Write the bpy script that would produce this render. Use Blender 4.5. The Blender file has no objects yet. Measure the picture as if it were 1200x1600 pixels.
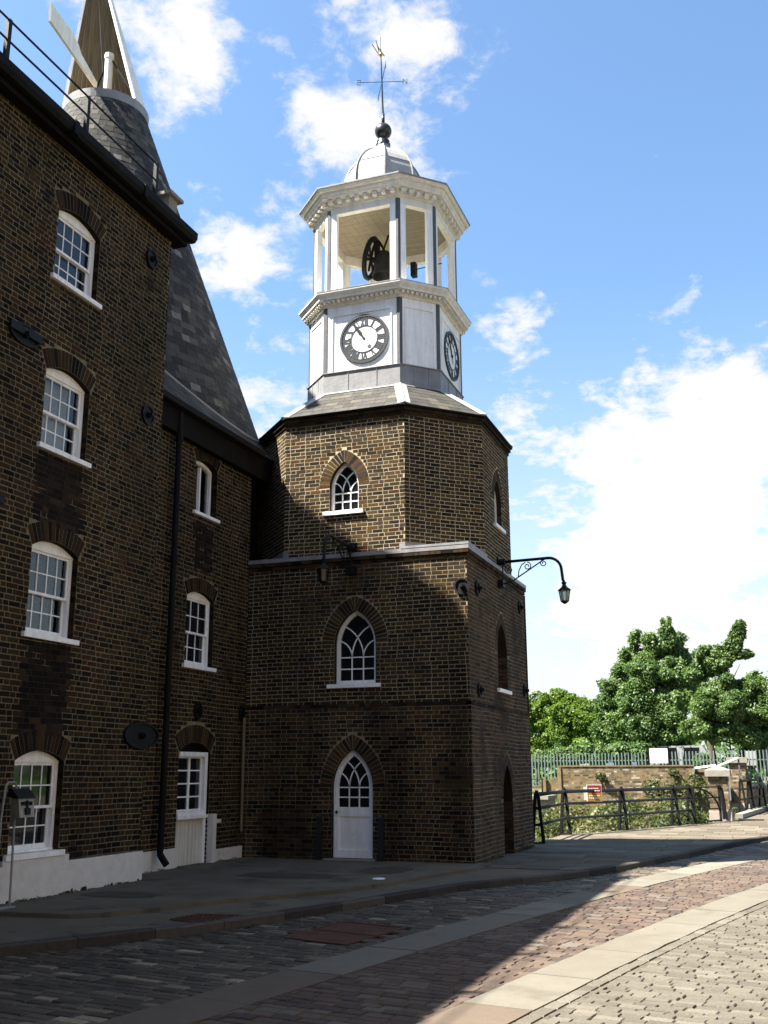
import bpy, math, random
import numpy as np
from mathutils import Vector, Matrix
from mathutils.geometry import tessellate_polygon

random.seed(7); rng = np.random.default_rng(7)
scene = bpy.context.scene
COL = scene.collection

# ---------------------------------------------------------------- camera
CAM = np.array([[.93787, .34461, -.0035], [.0871, -.2265, .9700], [-.3343, .9110, .2424]])
PITCH, ROLL, YAW, FPX, EYE = .2448, -.0036, .3518, 1617.4, 1.6
fw = np.array([-math.sin(YAW)*math.cos(PITCH), math.cos(YAW)*math.cos(PITCH), math.sin(PITCH)])
rt = np.array([math.cos(YAW), math.sin(YAW), 0]); up = np.cross(rt, fw)
cr, sr = math.cos(ROLL), math.sin(ROLL)
rt, up = cr*rt+sr*up, -sr*rt+cr*up
CAM = np.array([rt, up, fw])
cd = bpy.data.cameras.new('camera'); cam = bpy.data.objects.new('camera', cd); COL.objects.link(cam)
cam.matrix_world = Matrix(((rt[0], up[0], -fw[0], 0), (rt[1], up[1], -fw[1], 0), (rt[2], up[2], -fw[2], EYE), (0, 0, 0, 1)))
cd.sensor_fit = 'VERTICAL'; cd.sensor_height = 24; cd.lens = FPX/1600*24
cd.clip_start = .1; cd.clip_end = 3000
scene.camera = cam

# ---------------------------------------------------------------- light
SUN = Vector((-.576, -.355, 1)).normalized()
EL = math.asin(SUN.z); AZ = math.atan2(SUN.x, SUN.y)
sd = bpy.data.lights.new('sun', 'SUN'); so = bpy.data.objects.new('sun', sd); COL.objects.link(so)
so.rotation_euler = SUN.to_track_quat('Z', 'Y').to_euler(); so.location = SUN*60
sd.energy = 5.0; sd.angle = math.radians(.5); sd.color = (1, .955, .87)
SKY_STRENGTH = .056
scene.view_settings.view_transform = 'Standard'; scene.view_settings.look = 'None'
scene.view_settings.exposure = 2.2; scene.view_settings.gamma = 1
scene.view_settings.use_curve_mapping = False
scene.render.engine = 'CYCLES'
scene.cycles.max_bounces = 6

def pixdir(x, y):
    q = np.array([(x-600)/FPX, -(y-800)/FPX, 1.]); d = CAM.T@q
    return d/np.linalg.norm(d)

w = bpy.data.worlds.new('World'); scene.world = w; w.use_nodes = True
N = w.node_tree.nodes; LK = w.node_tree.links; N.clear()
def wn(t, **k):
    n = N.new(t)
    for a, b in k.items(): setattr(n, a, b)
    return n
def wmath(op, a, b=None, c=None, clamp=False):
    n = wn('ShaderNodeMath', operation=op, use_clamp=clamp)
    for i, v in enumerate((a, b, c)):
        if v is None: continue
        if isinstance(v, (int, float)): n.inputs[i].default_value = v
        else: LK.new(v, n.inputs[i])
    return n.outputs[0]
tc = wn('ShaderNodeTexCoord')
sky = wn('ShaderNodeTexSky', sky_type='NISHITA', sun_disc=False)
sky.sun_elevation = EL; sky.sun_rotation = AZ % (2*math.pi); sky.air_density = 1.15; sky.dust_density = 1.2; sky.ozone_density = 1.6
sep = wn('ShaderNodeSeparateXYZ'); LK.new(tc.outputs['Generated'], sep.inputs[0])
zz = wmath('ADD', wmath('MAXIMUM', sep.outputs[2], 0.0), .28)
cx_ = wmath('DIVIDE', sep.outputs[0], zz); cy_ = wmath('DIVIDE', sep.outputs[1], zz)
cmb = wn('ShaderNodeCombineXYZ'); LK.new(cx_, cmb.inputs[0]); LK.new(cy_, cmb.inputs[1])
def wnoise(scale, detail, rough, off):
    mp = wn('ShaderNodeMapping'); LK.new(cmb.outputs[0], mp.inputs[0]); mp.inputs['Location'].default_value = off
    n = wn('ShaderNodeTexNoise'); LK.new(mp.outputs[0], n.inputs['Vector'])
    n.inputs['Scale'].default_value = scale; n.inputs['Detail'].default_value = detail; n.inputs['Roughness'].default_value = rough
    n.inputs['Distortion'].default_value = .25
    return n.outputs['Fac']
n1 = wnoise(5.6, 10, .60, (3.1, 1.7, 0)); n2 = wnoise(22, 8, .66, (7.7, 2.2, 0)); nb = wnoise(1.1, 3, .5, (11, 5, 0))
# cloud banks: direction, angular radius in degrees, weight
BANKS = [((300, 90), 4.2, .30), ((265, 20), 3.2, .2), ((530, 110), 4.2, .32), ((640, 140), 4.0, .28), ((400, 60), 2.4, -.3), ((400, 130), 1.8, -.25), ((470, 190), 3.0, .22), ((720, 110), 3.2, .16),
         ((540, 230), 3.0, .24), ((390, 240), 3.0, -.28), ((375, 340), 3.8, .38), ((340, 420), 3.2, .26), ((440, 400), 3.6, .18), ((420, 620), 3.6, .40), ((745, 400), 2.6, .18),
         ((800, 515), 2.9, .26), ((870, 258), 1.3, .22), ((1070, 490), 2.2, .30), ((790, 620), 3.2, .26),
         ((880, 680), 4.2, .26), ((1060, 690), 5.6, .46), ((1180, 640), 4.8, .42), ((960, 790), 6.0, .42), ((1150, 860), 7.0, .46),
         ((900, 950), 5.0, .16), ((1060, 960), 6.4, .36), ((960, 1050), 5.0, .3), ((1010, 200), 10.5, -.30), ((860, 330), 7.0, -.22), ((60, 60), 4.0, -.12),
         ((560, 540), 7.0, -.1), ((900, 590), 2.2, -.2)]
acc = None
nv = wn('ShaderNodeVectorMath', operation='NORMALIZE'); LK.new(tc.outputs['Generated'], nv.inputs[0])
warp = wn('ShaderNodeTexNoise'); LK.new(nv.outputs[0], warp.inputs['Vector']); warp.inputs['Scale'].default_value = 9; warp.inputs['Detail'].default_value = 6
wv = wn('ShaderNodeVectorMath', operation='MULTIPLY_ADD'); LK.new(warp.outputs['Color'], wv.inputs[0]); wv.inputs[1].default_value = (.09, .09, .09); LK.new(nv.outputs[0], wv.inputs[2])
wv2 = wn('ShaderNodeVectorMath', operation='SUBTRACT'); LK.new(wv.outputs[0], wv2.inputs[0]); wv2.inputs[1].default_value = (.045, .045, .045)
wv3 = wn('ShaderNodeVectorMath', operation='NORMALIZE'); LK.new(wv2.outputs[0], wv3.inputs[0])
for (p, rad, wt) in BANKS:
    d = pixdir(*p)
    vm = wn('ShaderNodeVectorMath', operation='DOT_PRODUCT'); LK.new(wv3.outputs[0], vm.inputs[0]); vm.inputs[1].default_value = tuple(d)
    mr = wn('ShaderNodeMapRange', interpolation_type='SMOOTHSTEP'); LK.new(vm.outputs['Value'], mr.inputs[0])
    mr.inputs[1].default_value = math.cos(math.radians(rad*1.25)); mr.inputs[2].default_value = math.cos(math.radians(rad*.25))
    mr.inputs[3].default_value = 0; mr.inputs[4].default_value = wt
    acc = mr.outputs[0] if acc is None else wmath('ADD', acc, mr.outputs[0])
den = wmath('MULTIPLY', wmath('SUBTRACT', n1, .5), 2.3)
den = wmath('ADD', den, wmath('MULTIPLY', wmath('SUBTRACT', n2, .5), 1.45))
den = wmath('ADD', den, wmath('MULTIPLY', wmath('SUBTRACT', nb, .5), .5))
den = wmath('ADD', den, acc)
cov = wn('ShaderNodeMapRange', interpolation_type='SMOOTHSTEP'); LK.new(den, cov.inputs[0])
cov.inputs[1].default_value = .15; cov.inputs[2].default_value = .72
# thin haze towards the horizon
hz = wn('ShaderNodeMapRange', interpolation_type='SMOOTHSTEP'); LK.new(sep.outputs[2], hz.inputs[0])
hz.inputs[1].default_value = .45; hz.inputs[2].default_value = .0; hz.inputs[3].default_value = 0; hz.inputs[4].default_value = .62
covf = wmath('MAXIMUM', wmath('MULTIPLY', cov.outputs[0], .97), hz.outputs[0])
shade = wn('ShaderNodeMapRange'); LK.new(wmath('ADD', wmath('MULTIPLY', n2, .6), wmath('MULTIPLY', n1, .5)), shade.inputs[0])
shade.inputs[1].default_value = .42; shade.inputs[2].default_value = .68; shade.inputs[3].default_value = 1.0; shade.inputs[4].default_value = .55
ccol = wn('ShaderNodeMix', data_type='RGBA'); LK.new(shade.outputs[0], ccol.inputs['Factor'])
ccol.inputs['A'].default_value = (.86, .87, .90, 1); ccol.inputs['B'].default_value = (1, .985, .955, 1)
cmul = wn('ShaderNodeVectorMath', operation='SCALE'); LK.new(ccol.outputs['Result'], cmul.inputs[0]); cmul.inputs['Scale'].default_value = 4.2
smix = wn('ShaderNodeMix', data_type='RGBA'); LK.new(covf, smix.inputs['Factor']); 
stint = wn('ShaderNodeMix', data_type='RGBA', blend_type='MULTIPLY'); stint.inputs['Factor'].default_value = 1
LK.new(sky.outputs[0], stint.inputs['A']); stint.inputs['B'].default_value = (.84, .99, 1.08, 1)
LK.new(stint.outputs['Result'], smix.inputs['A']); LK.new(cmul.outputs[0], smix.inputs['B'])
bg = wn('ShaderNodeBackground'); LK.new(smix.outputs['Result'], bg.inputs[0]); bg.inputs[1].default_value = SKY_STRENGTH
wo = wn('ShaderNodeOutputWorld'); LK.new(bg.outputs[0], wo.inputs[0])

# ---------------------------------------------------------------- materials
MATS = {}
def mat(name, col, rough=.8, metal=0., noise=None, bump=None, spec=None, tone=None, streak=None, stain=None, mixcol=None):
    """noise=(scale, amount); bump=(scale, strength); tone=[(pos, rgb)..] ramp from the piece tone; stain=(scale, lo, hi, rgb, factor)"""
    m = bpy.data.materials.new(name); m.use_nodes = True; nt = m.node_tree; nd = nt.nodes; lk = nt.links
    b = nd['Principled BSDF']; b.inputs['Roughness'].default_value = rough; b.inputs['Metallic'].default_value = metal
    b.inputs['Specular IOR Level'].default_value = spec if spec is not None else (.10 if rough >= .75 else .3)
    geo = nd.new('ShaderNodeNewGeometry')
    base = None
    if tone:
        a1 = nd.new('ShaderNodeAttribute'); a1.attribute_name = 'tone'; a1.attribute_type = 'GEOMETRY'
        a2 = nd.new('ShaderNodeAttribute'); a2.attribute_name = 'tone'; a2.attribute_type = 'OBJECT'
        ad = nd.new('ShaderNodeMath'); ad.operation = 'ADD'; lk.new(a1.outputs['Fac'], ad.inputs[0]); lk.new(a2.outputs['Fac'], ad.inputs[1])
        rp = nd.new('ShaderNodeValToRGB'); cr_ = rp.color_ramp
        cr_.elements[0].position = tone[0][0]; cr_.elements[0].color = (*tone[0][1], 1)
        cr_.elements[1].position = tone[-1][0]; cr_.elements[1].color = (*tone[-1][1], 1)
        for p_, c_ in tone[1:-1]:
            e = cr_.elements.new(p_); e.color = (*c_, 1)
        lk.new(ad.outputs[0], rp.inputs[0]); base = rp.outputs[0]
    else:
        rgb = nd.new('ShaderNodeRGB'); rgb.outputs[0].default_value = (*col, 1); base = rgb.outputs[0]
    def noi(scale, detail=6, rough_=.6):
        n = nd.new('ShaderNodeTexNoise'); lk.new(geo.outputs['Position'], n.inputs['Vector'])
        n.inputs['Scale'].default_value = scale; n.inputs['Detail'].default_value = detail; n.inputs['Roughness'].default_value = rough_
        return n.outputs['Fac']
    if noise:
        for sc_, am_ in (noise if isinstance(noise, list) else [noise]):
            mr = nd.new('ShaderNodeMapRange'); lk.new(noi(sc_), mr.inputs[0])
            mr.inputs[1].default_value = .3; mr.inputs[2].default_value = .7; mr.inputs[3].default_value = 1-am_; mr.inputs[4].default_value = 1+am_
            sc = nd.new('ShaderNodeVectorMath'); sc.operation = 'SCALE'; lk.new(base, sc.inputs[0]); lk.new(mr.outputs[0], sc.inputs['Scale']); base = sc.outputs[0]
    if stain:
        for (sc_, lo, hi, rgb_, fac) in stain:
            mr = nd.new('ShaderNodeMapRange'); mr.interpolation_type = 'SMOOTHSTEP'; lk.new(noi(sc_, 7, .62), mr.inputs[0])
            mr.inputs[1].default_value = lo; mr.inputs[2].default_value = hi; mr.inputs[3].default_value = 0; mr.inputs[4].default_value = fac
            mx = nd.new('ShaderNodeMix'); mx.data_type = 'RGBA'; lk.new(mr.outputs[0], mx.inputs['Factor']); lk.new(base, mx.inputs['A']); mx.inputs['B'].default_value = (*rgb_, 1)
            base = mx.outputs['Result']
    if streak:
        mp = nd.new('ShaderNodeMapping'); lk.new(geo.outputs['Position'], mp.inputs[0]); mp.inputs['Scale'].default_value = streak[0]
        n = nd.new('ShaderNodeTexNoise'); lk.new(mp.outputs[0], n.inputs['Vector']); n.inputs['Scale'].default_value = 1; n.inputs['Detail'].default_value = 5
        mr = nd.new('ShaderNodeMapRange'); lk.new(n.outputs['Fac'], mr.inputs[0]); mr.inputs[1].default_value = .35; mr.inputs[2].default_value = .68
        mr.inputs[3].default_value = 1+streak[1]; mr.inputs[4].default_value = 1-streak[1]
        sc = nd.new('ShaderNodeVectorMath'); sc.operation = 'SCALE'; lk.new(base, sc.inputs[0]); lk.new(mr.outputs[0], sc.inputs['Scale']); base = sc.outputs[0]
    lk.new(base, b.inputs['Base Color'])
    if bump:
        bp = nd.new('ShaderNodeBump'); lk.new(noi(bump[0], 5, .7), bp.inputs['Height']); bp.inputs['Strength'].default_value = bump[1]; bp.inputs['Distance'].default_value = .02
        lk.new(bp.outputs[0], b.inputs['Normal'])
    MATS[name] = m
    return m
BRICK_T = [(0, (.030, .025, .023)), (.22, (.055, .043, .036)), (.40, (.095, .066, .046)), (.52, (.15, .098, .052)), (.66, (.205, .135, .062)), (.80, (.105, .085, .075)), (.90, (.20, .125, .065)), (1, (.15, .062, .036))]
TOWER_T = [(0, (0.0160, 0.0114, 0.0081)), (.2, (0.0288, 0.0199, 0.0130)), (.38, (0.0464, 0.0284, 0.0130)), (.52, (0.0640, 0.0391, 0.0149)), (.66, (0.0800, 0.0497, 0.0180)), (.78, (0.0368, 0.0284, 0.0211)), (.86, (0.0496, 0.0369, 0.0260)), (.93, (0.0800, 0.0426, 0.0161)), (1, (0.0560, 0.0199, 0.0093))]
soot = [(.55, .42, .62, (.028, .022, .018), .75)]
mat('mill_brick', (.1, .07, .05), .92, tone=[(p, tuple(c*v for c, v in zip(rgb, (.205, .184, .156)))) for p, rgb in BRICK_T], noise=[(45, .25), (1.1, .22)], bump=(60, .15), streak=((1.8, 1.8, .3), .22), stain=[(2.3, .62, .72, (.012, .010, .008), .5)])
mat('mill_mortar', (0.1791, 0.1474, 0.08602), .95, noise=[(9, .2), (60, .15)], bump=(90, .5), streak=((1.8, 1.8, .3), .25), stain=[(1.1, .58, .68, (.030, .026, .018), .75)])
mat('tower_brick', (.1, .07, .05), .92, tone=TOWER_T, noise=[(45, .25), (.9, .12)], bump=(60, .15))
mat('tower_mortar', (0.457, 0.3822, 0.2501), .95, noise=[(9, .15), (60, .1)], bump=(90, .5))
mat('base_brick', (.1, .07, .05), .92, tone=[(p, tuple(c*v for c, v in zip(rgb, (.31, .285, .25)))) for p, rgb in BRICK_T], noise=[(45, .25), (1.1, .2)], bump=(60, .15), streak=((1.6, 1.6, .22), .34), stain=[(1.9, .60, .70, (.012, .010, .008), .55)])
mat('base_mortar', (0.1861, 0.1505, 0.09061), .95, noise=[(9, .2), (60, .1)], bump=(90, .5), streak=((1.6, 1.6, .22), .42), stain=[(.8, .52, .64, (.035, .028, .02), .8)])
mat('side_brick', (.1, .07, .05), .92, tone=[(0, (0.0216, 0.01584, 0.01296)), (.3, (0.0432, 0.0288, 0.02016)), (.6, (0.072, 0.0432, 0.02736)), (.85, (0.054, 0.03744, 0.02736)), (1, (0.0864, 0.0396, 0.0216))], noise=[(45, .25), (1.1, .2)], bump=(60, .15), stain=[(.8, .54, .64, (.030, .024, .02), .6)])
mat('old_brick', (.4, .3, .2), .95, tone=[(0, (0.0595, 0.0442, 0.0272)), (.35, (0.1445, 0.102, 0.0527)), (.65, (0.2125, 0.1573, 0.085)), (.85, (0.17, 0.102, 0.05525)), (1, (0.34, 0.306, 0.238))], noise=(5, .2), stain=[(.5, .55, .7, (.07, .065, .05), .7)])
mat('old_mortar', (0.187, 0.1573, 0.102), .95, noise=(6, .2), stain=[(.5, .55, .7, (.07, .065, .05), .7)])
mat('shaded_tower_brick', (.1, .07, .05), .92, tone=[(p, tuple(c*v for c, v in zip(rgb, (.70, .72, .78)))) for p, rgb in TOWER_T], noise=[(45, .25), (.9, .15)], bump=(60, .15), streak=((1.6, 1.6, .25), .22))  # octagon brick tones darkened, painting shade into the upper base
mat('shaded_tower_mortar', (0.3019, 0.248, 0.1527), .95, noise=[(9, .15)], bump=(90, .5), streak=((1.6, 1.6, .25), .25), stain=[(.9, .54, .66, (.05, .04, .03), .6)])  # tower mortar darkened for painted-in shade; streaks and stain are dirt
mat('patch_tar', (.075, .064, .047), .9, noise=[(3, .2), (70, .25)], bump=(120, .6))
mat('patch_mortar', (.028, .022, .016), .95, noise=(9, .3))
mat('street_brick', (.17, .125, .075), .92, noise=[(2, .15), (30, .2)])
mat('white_paint', (0.848, 0.8321, 0.8003), .5, noise=[(3, .05), (22, .04)], streak=((9, 9, .9), .10), bump=(30, .08), stain=[(5, .62, .74, (.45, .42, .36), .45)])
mat('dull_white_paint', (0.748, 0.7095, 0.627), .6, noise=(3, .06), streak=((8, 8, .7), .10), bump=(40, .1))
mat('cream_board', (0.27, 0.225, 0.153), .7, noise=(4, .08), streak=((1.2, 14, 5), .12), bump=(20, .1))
mat('whitewash', (0.6283, 0.5998, 0.5569), .8, noise=(6, .08), bump=(25, .4), stain=[(2.2, .60, .72, (.30, .26, .19), .55)])
mat('board_paint', (.60, .575, .50), .65, noise=(3, .08), streak=((14, 14, .7), .14), bump=(30, .2))
mat('lead', (0.22, 0.2145, 0.2145), .5, .0, noise=(4, .14), bump=(14, .25), streak=((7, 7, .8), .12))
mat('dark_lead', (0.09214, 0.0891, 0.09428), .55, .0, noise=(4, .15), bump=(14, .25))
mat('lead_pale', (0.304, 0.3, 0.284), .5, .0, noise=(5, .10), bump=(16, .25))
mat('slate', (.1, .1, .11), .8, spec=.2, tone=[(0, (0.0238, 0.0221, 0.01955)), (.4, (0.0425, 0.0391, 0.034)), (.75, (0.06375, 0.0595, 0.051)), (.93, (0.085, 0.0748, 0.0544)), (1, (0.1445, 0.136, 0.119))], noise=(10, .16), bump=(40, .25), stain=[(.9, .56, .66, (.055, .052, .028), .5)])
mat('slate_backing', (.02, .02, .021), .9)
mat('black_iron', (.005, .005, .0055), .6, noise=(12, .3), bump=(60, .15), spec=.22)
mat('iron_shiny', (.016, .017, .017), .3, noise=(12, .3), spec=.5)
mat('steel_rail', (.010, .0095, .012), .5, noise=(14, .3), bump=(50, .12), spec=.35)
mat('black_board', (.006, .005, .004), .8, noise=(3, .35), bump=(20, .25))
mat('gutter_black', (.007, .007, .007), .7, spec=.12, noise=(5, .3))
mat('bronze', (.035, .032, .024), .5, .5, noise=(8, .3))
mat('gold', (.65, .42, .12), .35, .8)
mat('dark_glass', (.010, .011, .013), .04, spec=.55)
mat('room_dark', (.012, .011, .010), .95)
mat('blind_white', (0.728, 0.7, 0.644), .8, noise=(2, .08))
mat('blind_slat', (.14, .12, .085), .8)
mat('black_paint', (.02, .021, .024), .4)
mat('dial_metal', (.035, .037, .038), .5)
mat('asphalt', (0.1288, 0.1069, 0.0759), .93, noise=[(1.3, .2), (70, .2)], bump=(120, .6), stain=[(1.4, .56, .64, (.040, .038, .032), .55)])
mat('kerb', (.115, .105, .10), .85, tone=[(0, (0.034, 0.02805, 0.02635)), (.6, (0.05525, 0.04675, 0.0408)), (1, (0.085, 0.07395, 0.0612))], noise=[(20, .2)], bump=(50, .4))
mat('slab_stone', (.30, .285, .25), .85, tone=[(0, (0.1085, 0.08126, 0.06098)), (.15, (0.1318, 0.1181, 0.09355)), (.7, (0.1473, 0.1339, 0.1074)), (1, (0.1667, 0.1528, 0.1247))], noise=[(3, .08), (60, .1)], bump=(70, .3), stain=[(1.3, .56, .68, (.085, .073, .055), .45), (9, .66, .74, (.06, .052, .04), .5)])
mat('york_stone', (.25, .22, .18), .88, tone=[(0, (0.09041, 0.07421, 0.05458)), (.6, (0.1151, 0.09736, 0.07202)), (1, (0.1479, 0.1253, 0.09097))], noise=[(2, .12), (40, .14)], bump=(50, .4), stain=[(1.3, .56, .68, (.085, .073, .055), .45), (9, .66, .74, (.06, .052, .04), .5)])
mat('sett_joint', (0.028, 0.0248, 0.0176), .98, noise=[(8, .3)], bump=(60, .8), stain=[(3, .62, .72, (.05, .065, .02), .5)])
mat('pale_joint', (0.1035, 0.09, 0.0648), .98, noise=[(6, .25)], bump=(60, .8))
mat('granite', (.1, .1, .1), .62, tone=[(0, (0.03847, 0.02936, 0.01926)), (.5, (0.06347, 0.04868, 0.03192)), (.85, (0.09135, 0.07108, 0.04679)), (.95, (0.1442, 0.1121, 0.07157)), (1, (0.2693, 0.2086, 0.1376))], noise=[(30, .2), (1, .1)], bump=(45, .5))
mat('red_granite', (.2, .13, .1), .8, tone=[(0, (0.06209, 0.04902, 0.04221)), (.4, (0.08823, 0.064, 0.0497)), (.8, (0.1078, 0.07965, 0.05991)), (1, (0.1176, 0.1021, 0.0817))], noise=[(30, .15), (1, .1)], bump=(45, .5))
mat('pale_granite', (.4, .38, .33), .8, tone=[(0, (0.09178, 0.07999, 0.06336)), (.4, (0.1102, 0.09713, 0.07679)), (.8, (0.1224, 0.1086, 0.08591)), (1, (0.1468, 0.1314, 0.1047))], noise=[(30, .15), (1, .08)], bump=(40, .6))
mat('rust_iron', (.085, .042, .028), .75, noise=[(6, .3), (40, .2)], bump=(70, .5))
mat('stone', (0.264, 0.24, 0.2), .85, noise=[(5, .15)], bump=(40, .3))
mat('pink_stone', (0.375, 0.315, 0.27), .85, noise=[(5, .12)], bump=(40, .3))
mat('grass', (.075, .13, .03), .95, noise=[(.6, .25), (8, .3)], bump=(10, 1))
mat('mud', (0.08, 0.0656, 0.04), .95, noise=[(.9, .3), (7, .3)], bump=(4, 1), stain=[(.8, .5, .6, (.07, .10, .03), .7)])
mat('bark', (.075, .062, .046), .95, noise=(9, .3), bump=(30, .8))
mat('lamp_glass', (.42, .42, .38), .15, spec=.5)
mat('red_print', (.26, .035, .040), .5)
mat('yellow_print', (.42, .22, .025), .5)
mat('galv', (0.1352, 0.1716, 0.1534), .5, noise=(3, .1))
mat('steel_box', (.22, .19, .145), .4, .3, noise=(8, .2))
mat('van_white', (.30, .30, .31), .35)
mat('van_blue', (.16, .20, .32), .4)
mat('wood_brown', (.20, .155, .095), .85, noise=(2, .1), streak=((9, 9, .5), .25), bump=(10, .2))

def leafmat(name, c0, c1, c2, trans=.3):
    m = bpy.data.materials.new(name); m.use_nodes = True; nd = m.node_tree.nodes; lk = m.node_tree.links
    b = nd['Principled BSDF']; b.inputs['Roughness'].default_value = .5; b.inputs['Specular IOR Level'].default_value = .35
    a = nd.new('ShaderNodeAttribute'); a.attribute_name = 'tone'
    rp = nd.new('ShaderNodeValToRGB'); e = rp.color_ramp; e.elements[0].color = (*c0, 1); e.elements[1].color = (*c2, 1)
    k = e.elements.new(.5); k.color = (*c1, 1)
    lk.new(a.outputs['Fac'], rp.inputs[0]); lk.new(rp.outputs[0], b.inputs['Base Color'])
    tr = nd.new('ShaderNodeBsdfTranslucent'); 
    br = nd.new('ShaderNodeVectorMath'); br.operation = 'MULTIPLY'; lk.new(rp.outputs[0], br.inputs[0]); br.inputs[1].default_value = (1.5, 1.7, .7)
    lk.new(br.outputs[0], tr.inputs[0])
    mx = nd.new('ShaderNodeMixShader'); mx.inputs[0].default_value = trans; lk.new(b.outputs[0], mx.inputs[1]); lk.new(tr.outputs[0], mx.inputs[2])
    lk.new(mx.outputs[0], nd['Material Output'].inputs[0]); MATS[name] = m
leafmat('leaf_plane', (.045, .085, .022), (.08, .135, .035), (.135, .185, .06))
leafmat('leaf_light', (.060, .105, .010), (.095, .155, .015), (.135, .20, .028), .35)
leafmat('leaf_hedge', (.05, .088, .025), (.075, .125, .035), (.105, .16, .05))
leafmat('leaf_weed', (.028, .042, .010), (.062, .078, .022), (.15, .13, .052))
leafmat('leaf_grey', (.09, .12, .06), (.15, .19, .10), (.22, .27, .16))
leafmat('grass_blade', (.035, .045, .014), (.075, .075, .028), (.17, .14, .065))

def clearglass():
    m = bpy.data.materials.new('window_glass'); m.use_nodes = True; nd = m.node_tree.nodes; lk = m.node_tree.links
    nd.remove(nd['Principled BSDF'])
    t = nd.new('ShaderNodeBsdfTransparent'); t.inputs[0].default_value = (.72, .74, .74, 1); g = nd.new('ShaderNodeBsdfGlossy'); g.inputs['Roughness'].default_value = .02
    lw = nd.new('ShaderNodeLayerWeight'); lw.inputs[0].default_value = .5; fz = nd.new('ShaderNodeMath'); fz.operation = 'POWER'; lk.new(lw.outputs['Facing'], fz.inputs[0]); fz.inputs[1].default_value = 5
    mul = nd.new('ShaderNodeMath'); mul.operation = 'MULTIPLY_ADD'; mul.inputs[1].default_value = .9; mul.inputs[2].default_value = .05; lk.new(fz.outputs[0], mul.inputs[0])
    mx = nd.new('ShaderNodeMixShader'); lk.new(mul.outputs[0], mx.inputs[0]); lk.new(t.outputs[0], mx.inputs[1]); lk.new(g.outputs[0], mx.inputs[2])
    lk.new(mx.outputs[0], nd['Material Output'].inputs[0]); MATS['window_glass'] = m
clearglass()

# ---------------------------------------------------------------- object helpers
WLOC = {}
def thing(name, label, cat, loc=(0, 0, 0), group=None):
    o = bpy.data.objects.new(name, None); COL.objects.link(o); o.location = loc; o.empty_display_size = .3
    o['label'] = label; o['category'] = cat
    if group: o['group'] = group
    WLOC[o.name] = np.array(loc, float)
    return o
def tag(o, label=None, cat=None, group=None, kind=None):
    for k, v in (('label', label), ('category', cat), ('group', group), ('kind', kind)):
        if v: o[k] = v
    return o
def link(name, me, loc, parent=None, kind=None, label=None):
    o = bpy.data.objects.new(name, me); COL.objects.link(o)
    base = WLOC[parent.name] if parent is not None else np.zeros(3)
    if parent is not None: o.parent = parent
    o.location = tuple(np.array(loc, float)-base); WLOC[o.name] = np.array(loc, float)
    if kind: o['kind'] = kind
    if label: o['label'] = label
    return o

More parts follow.
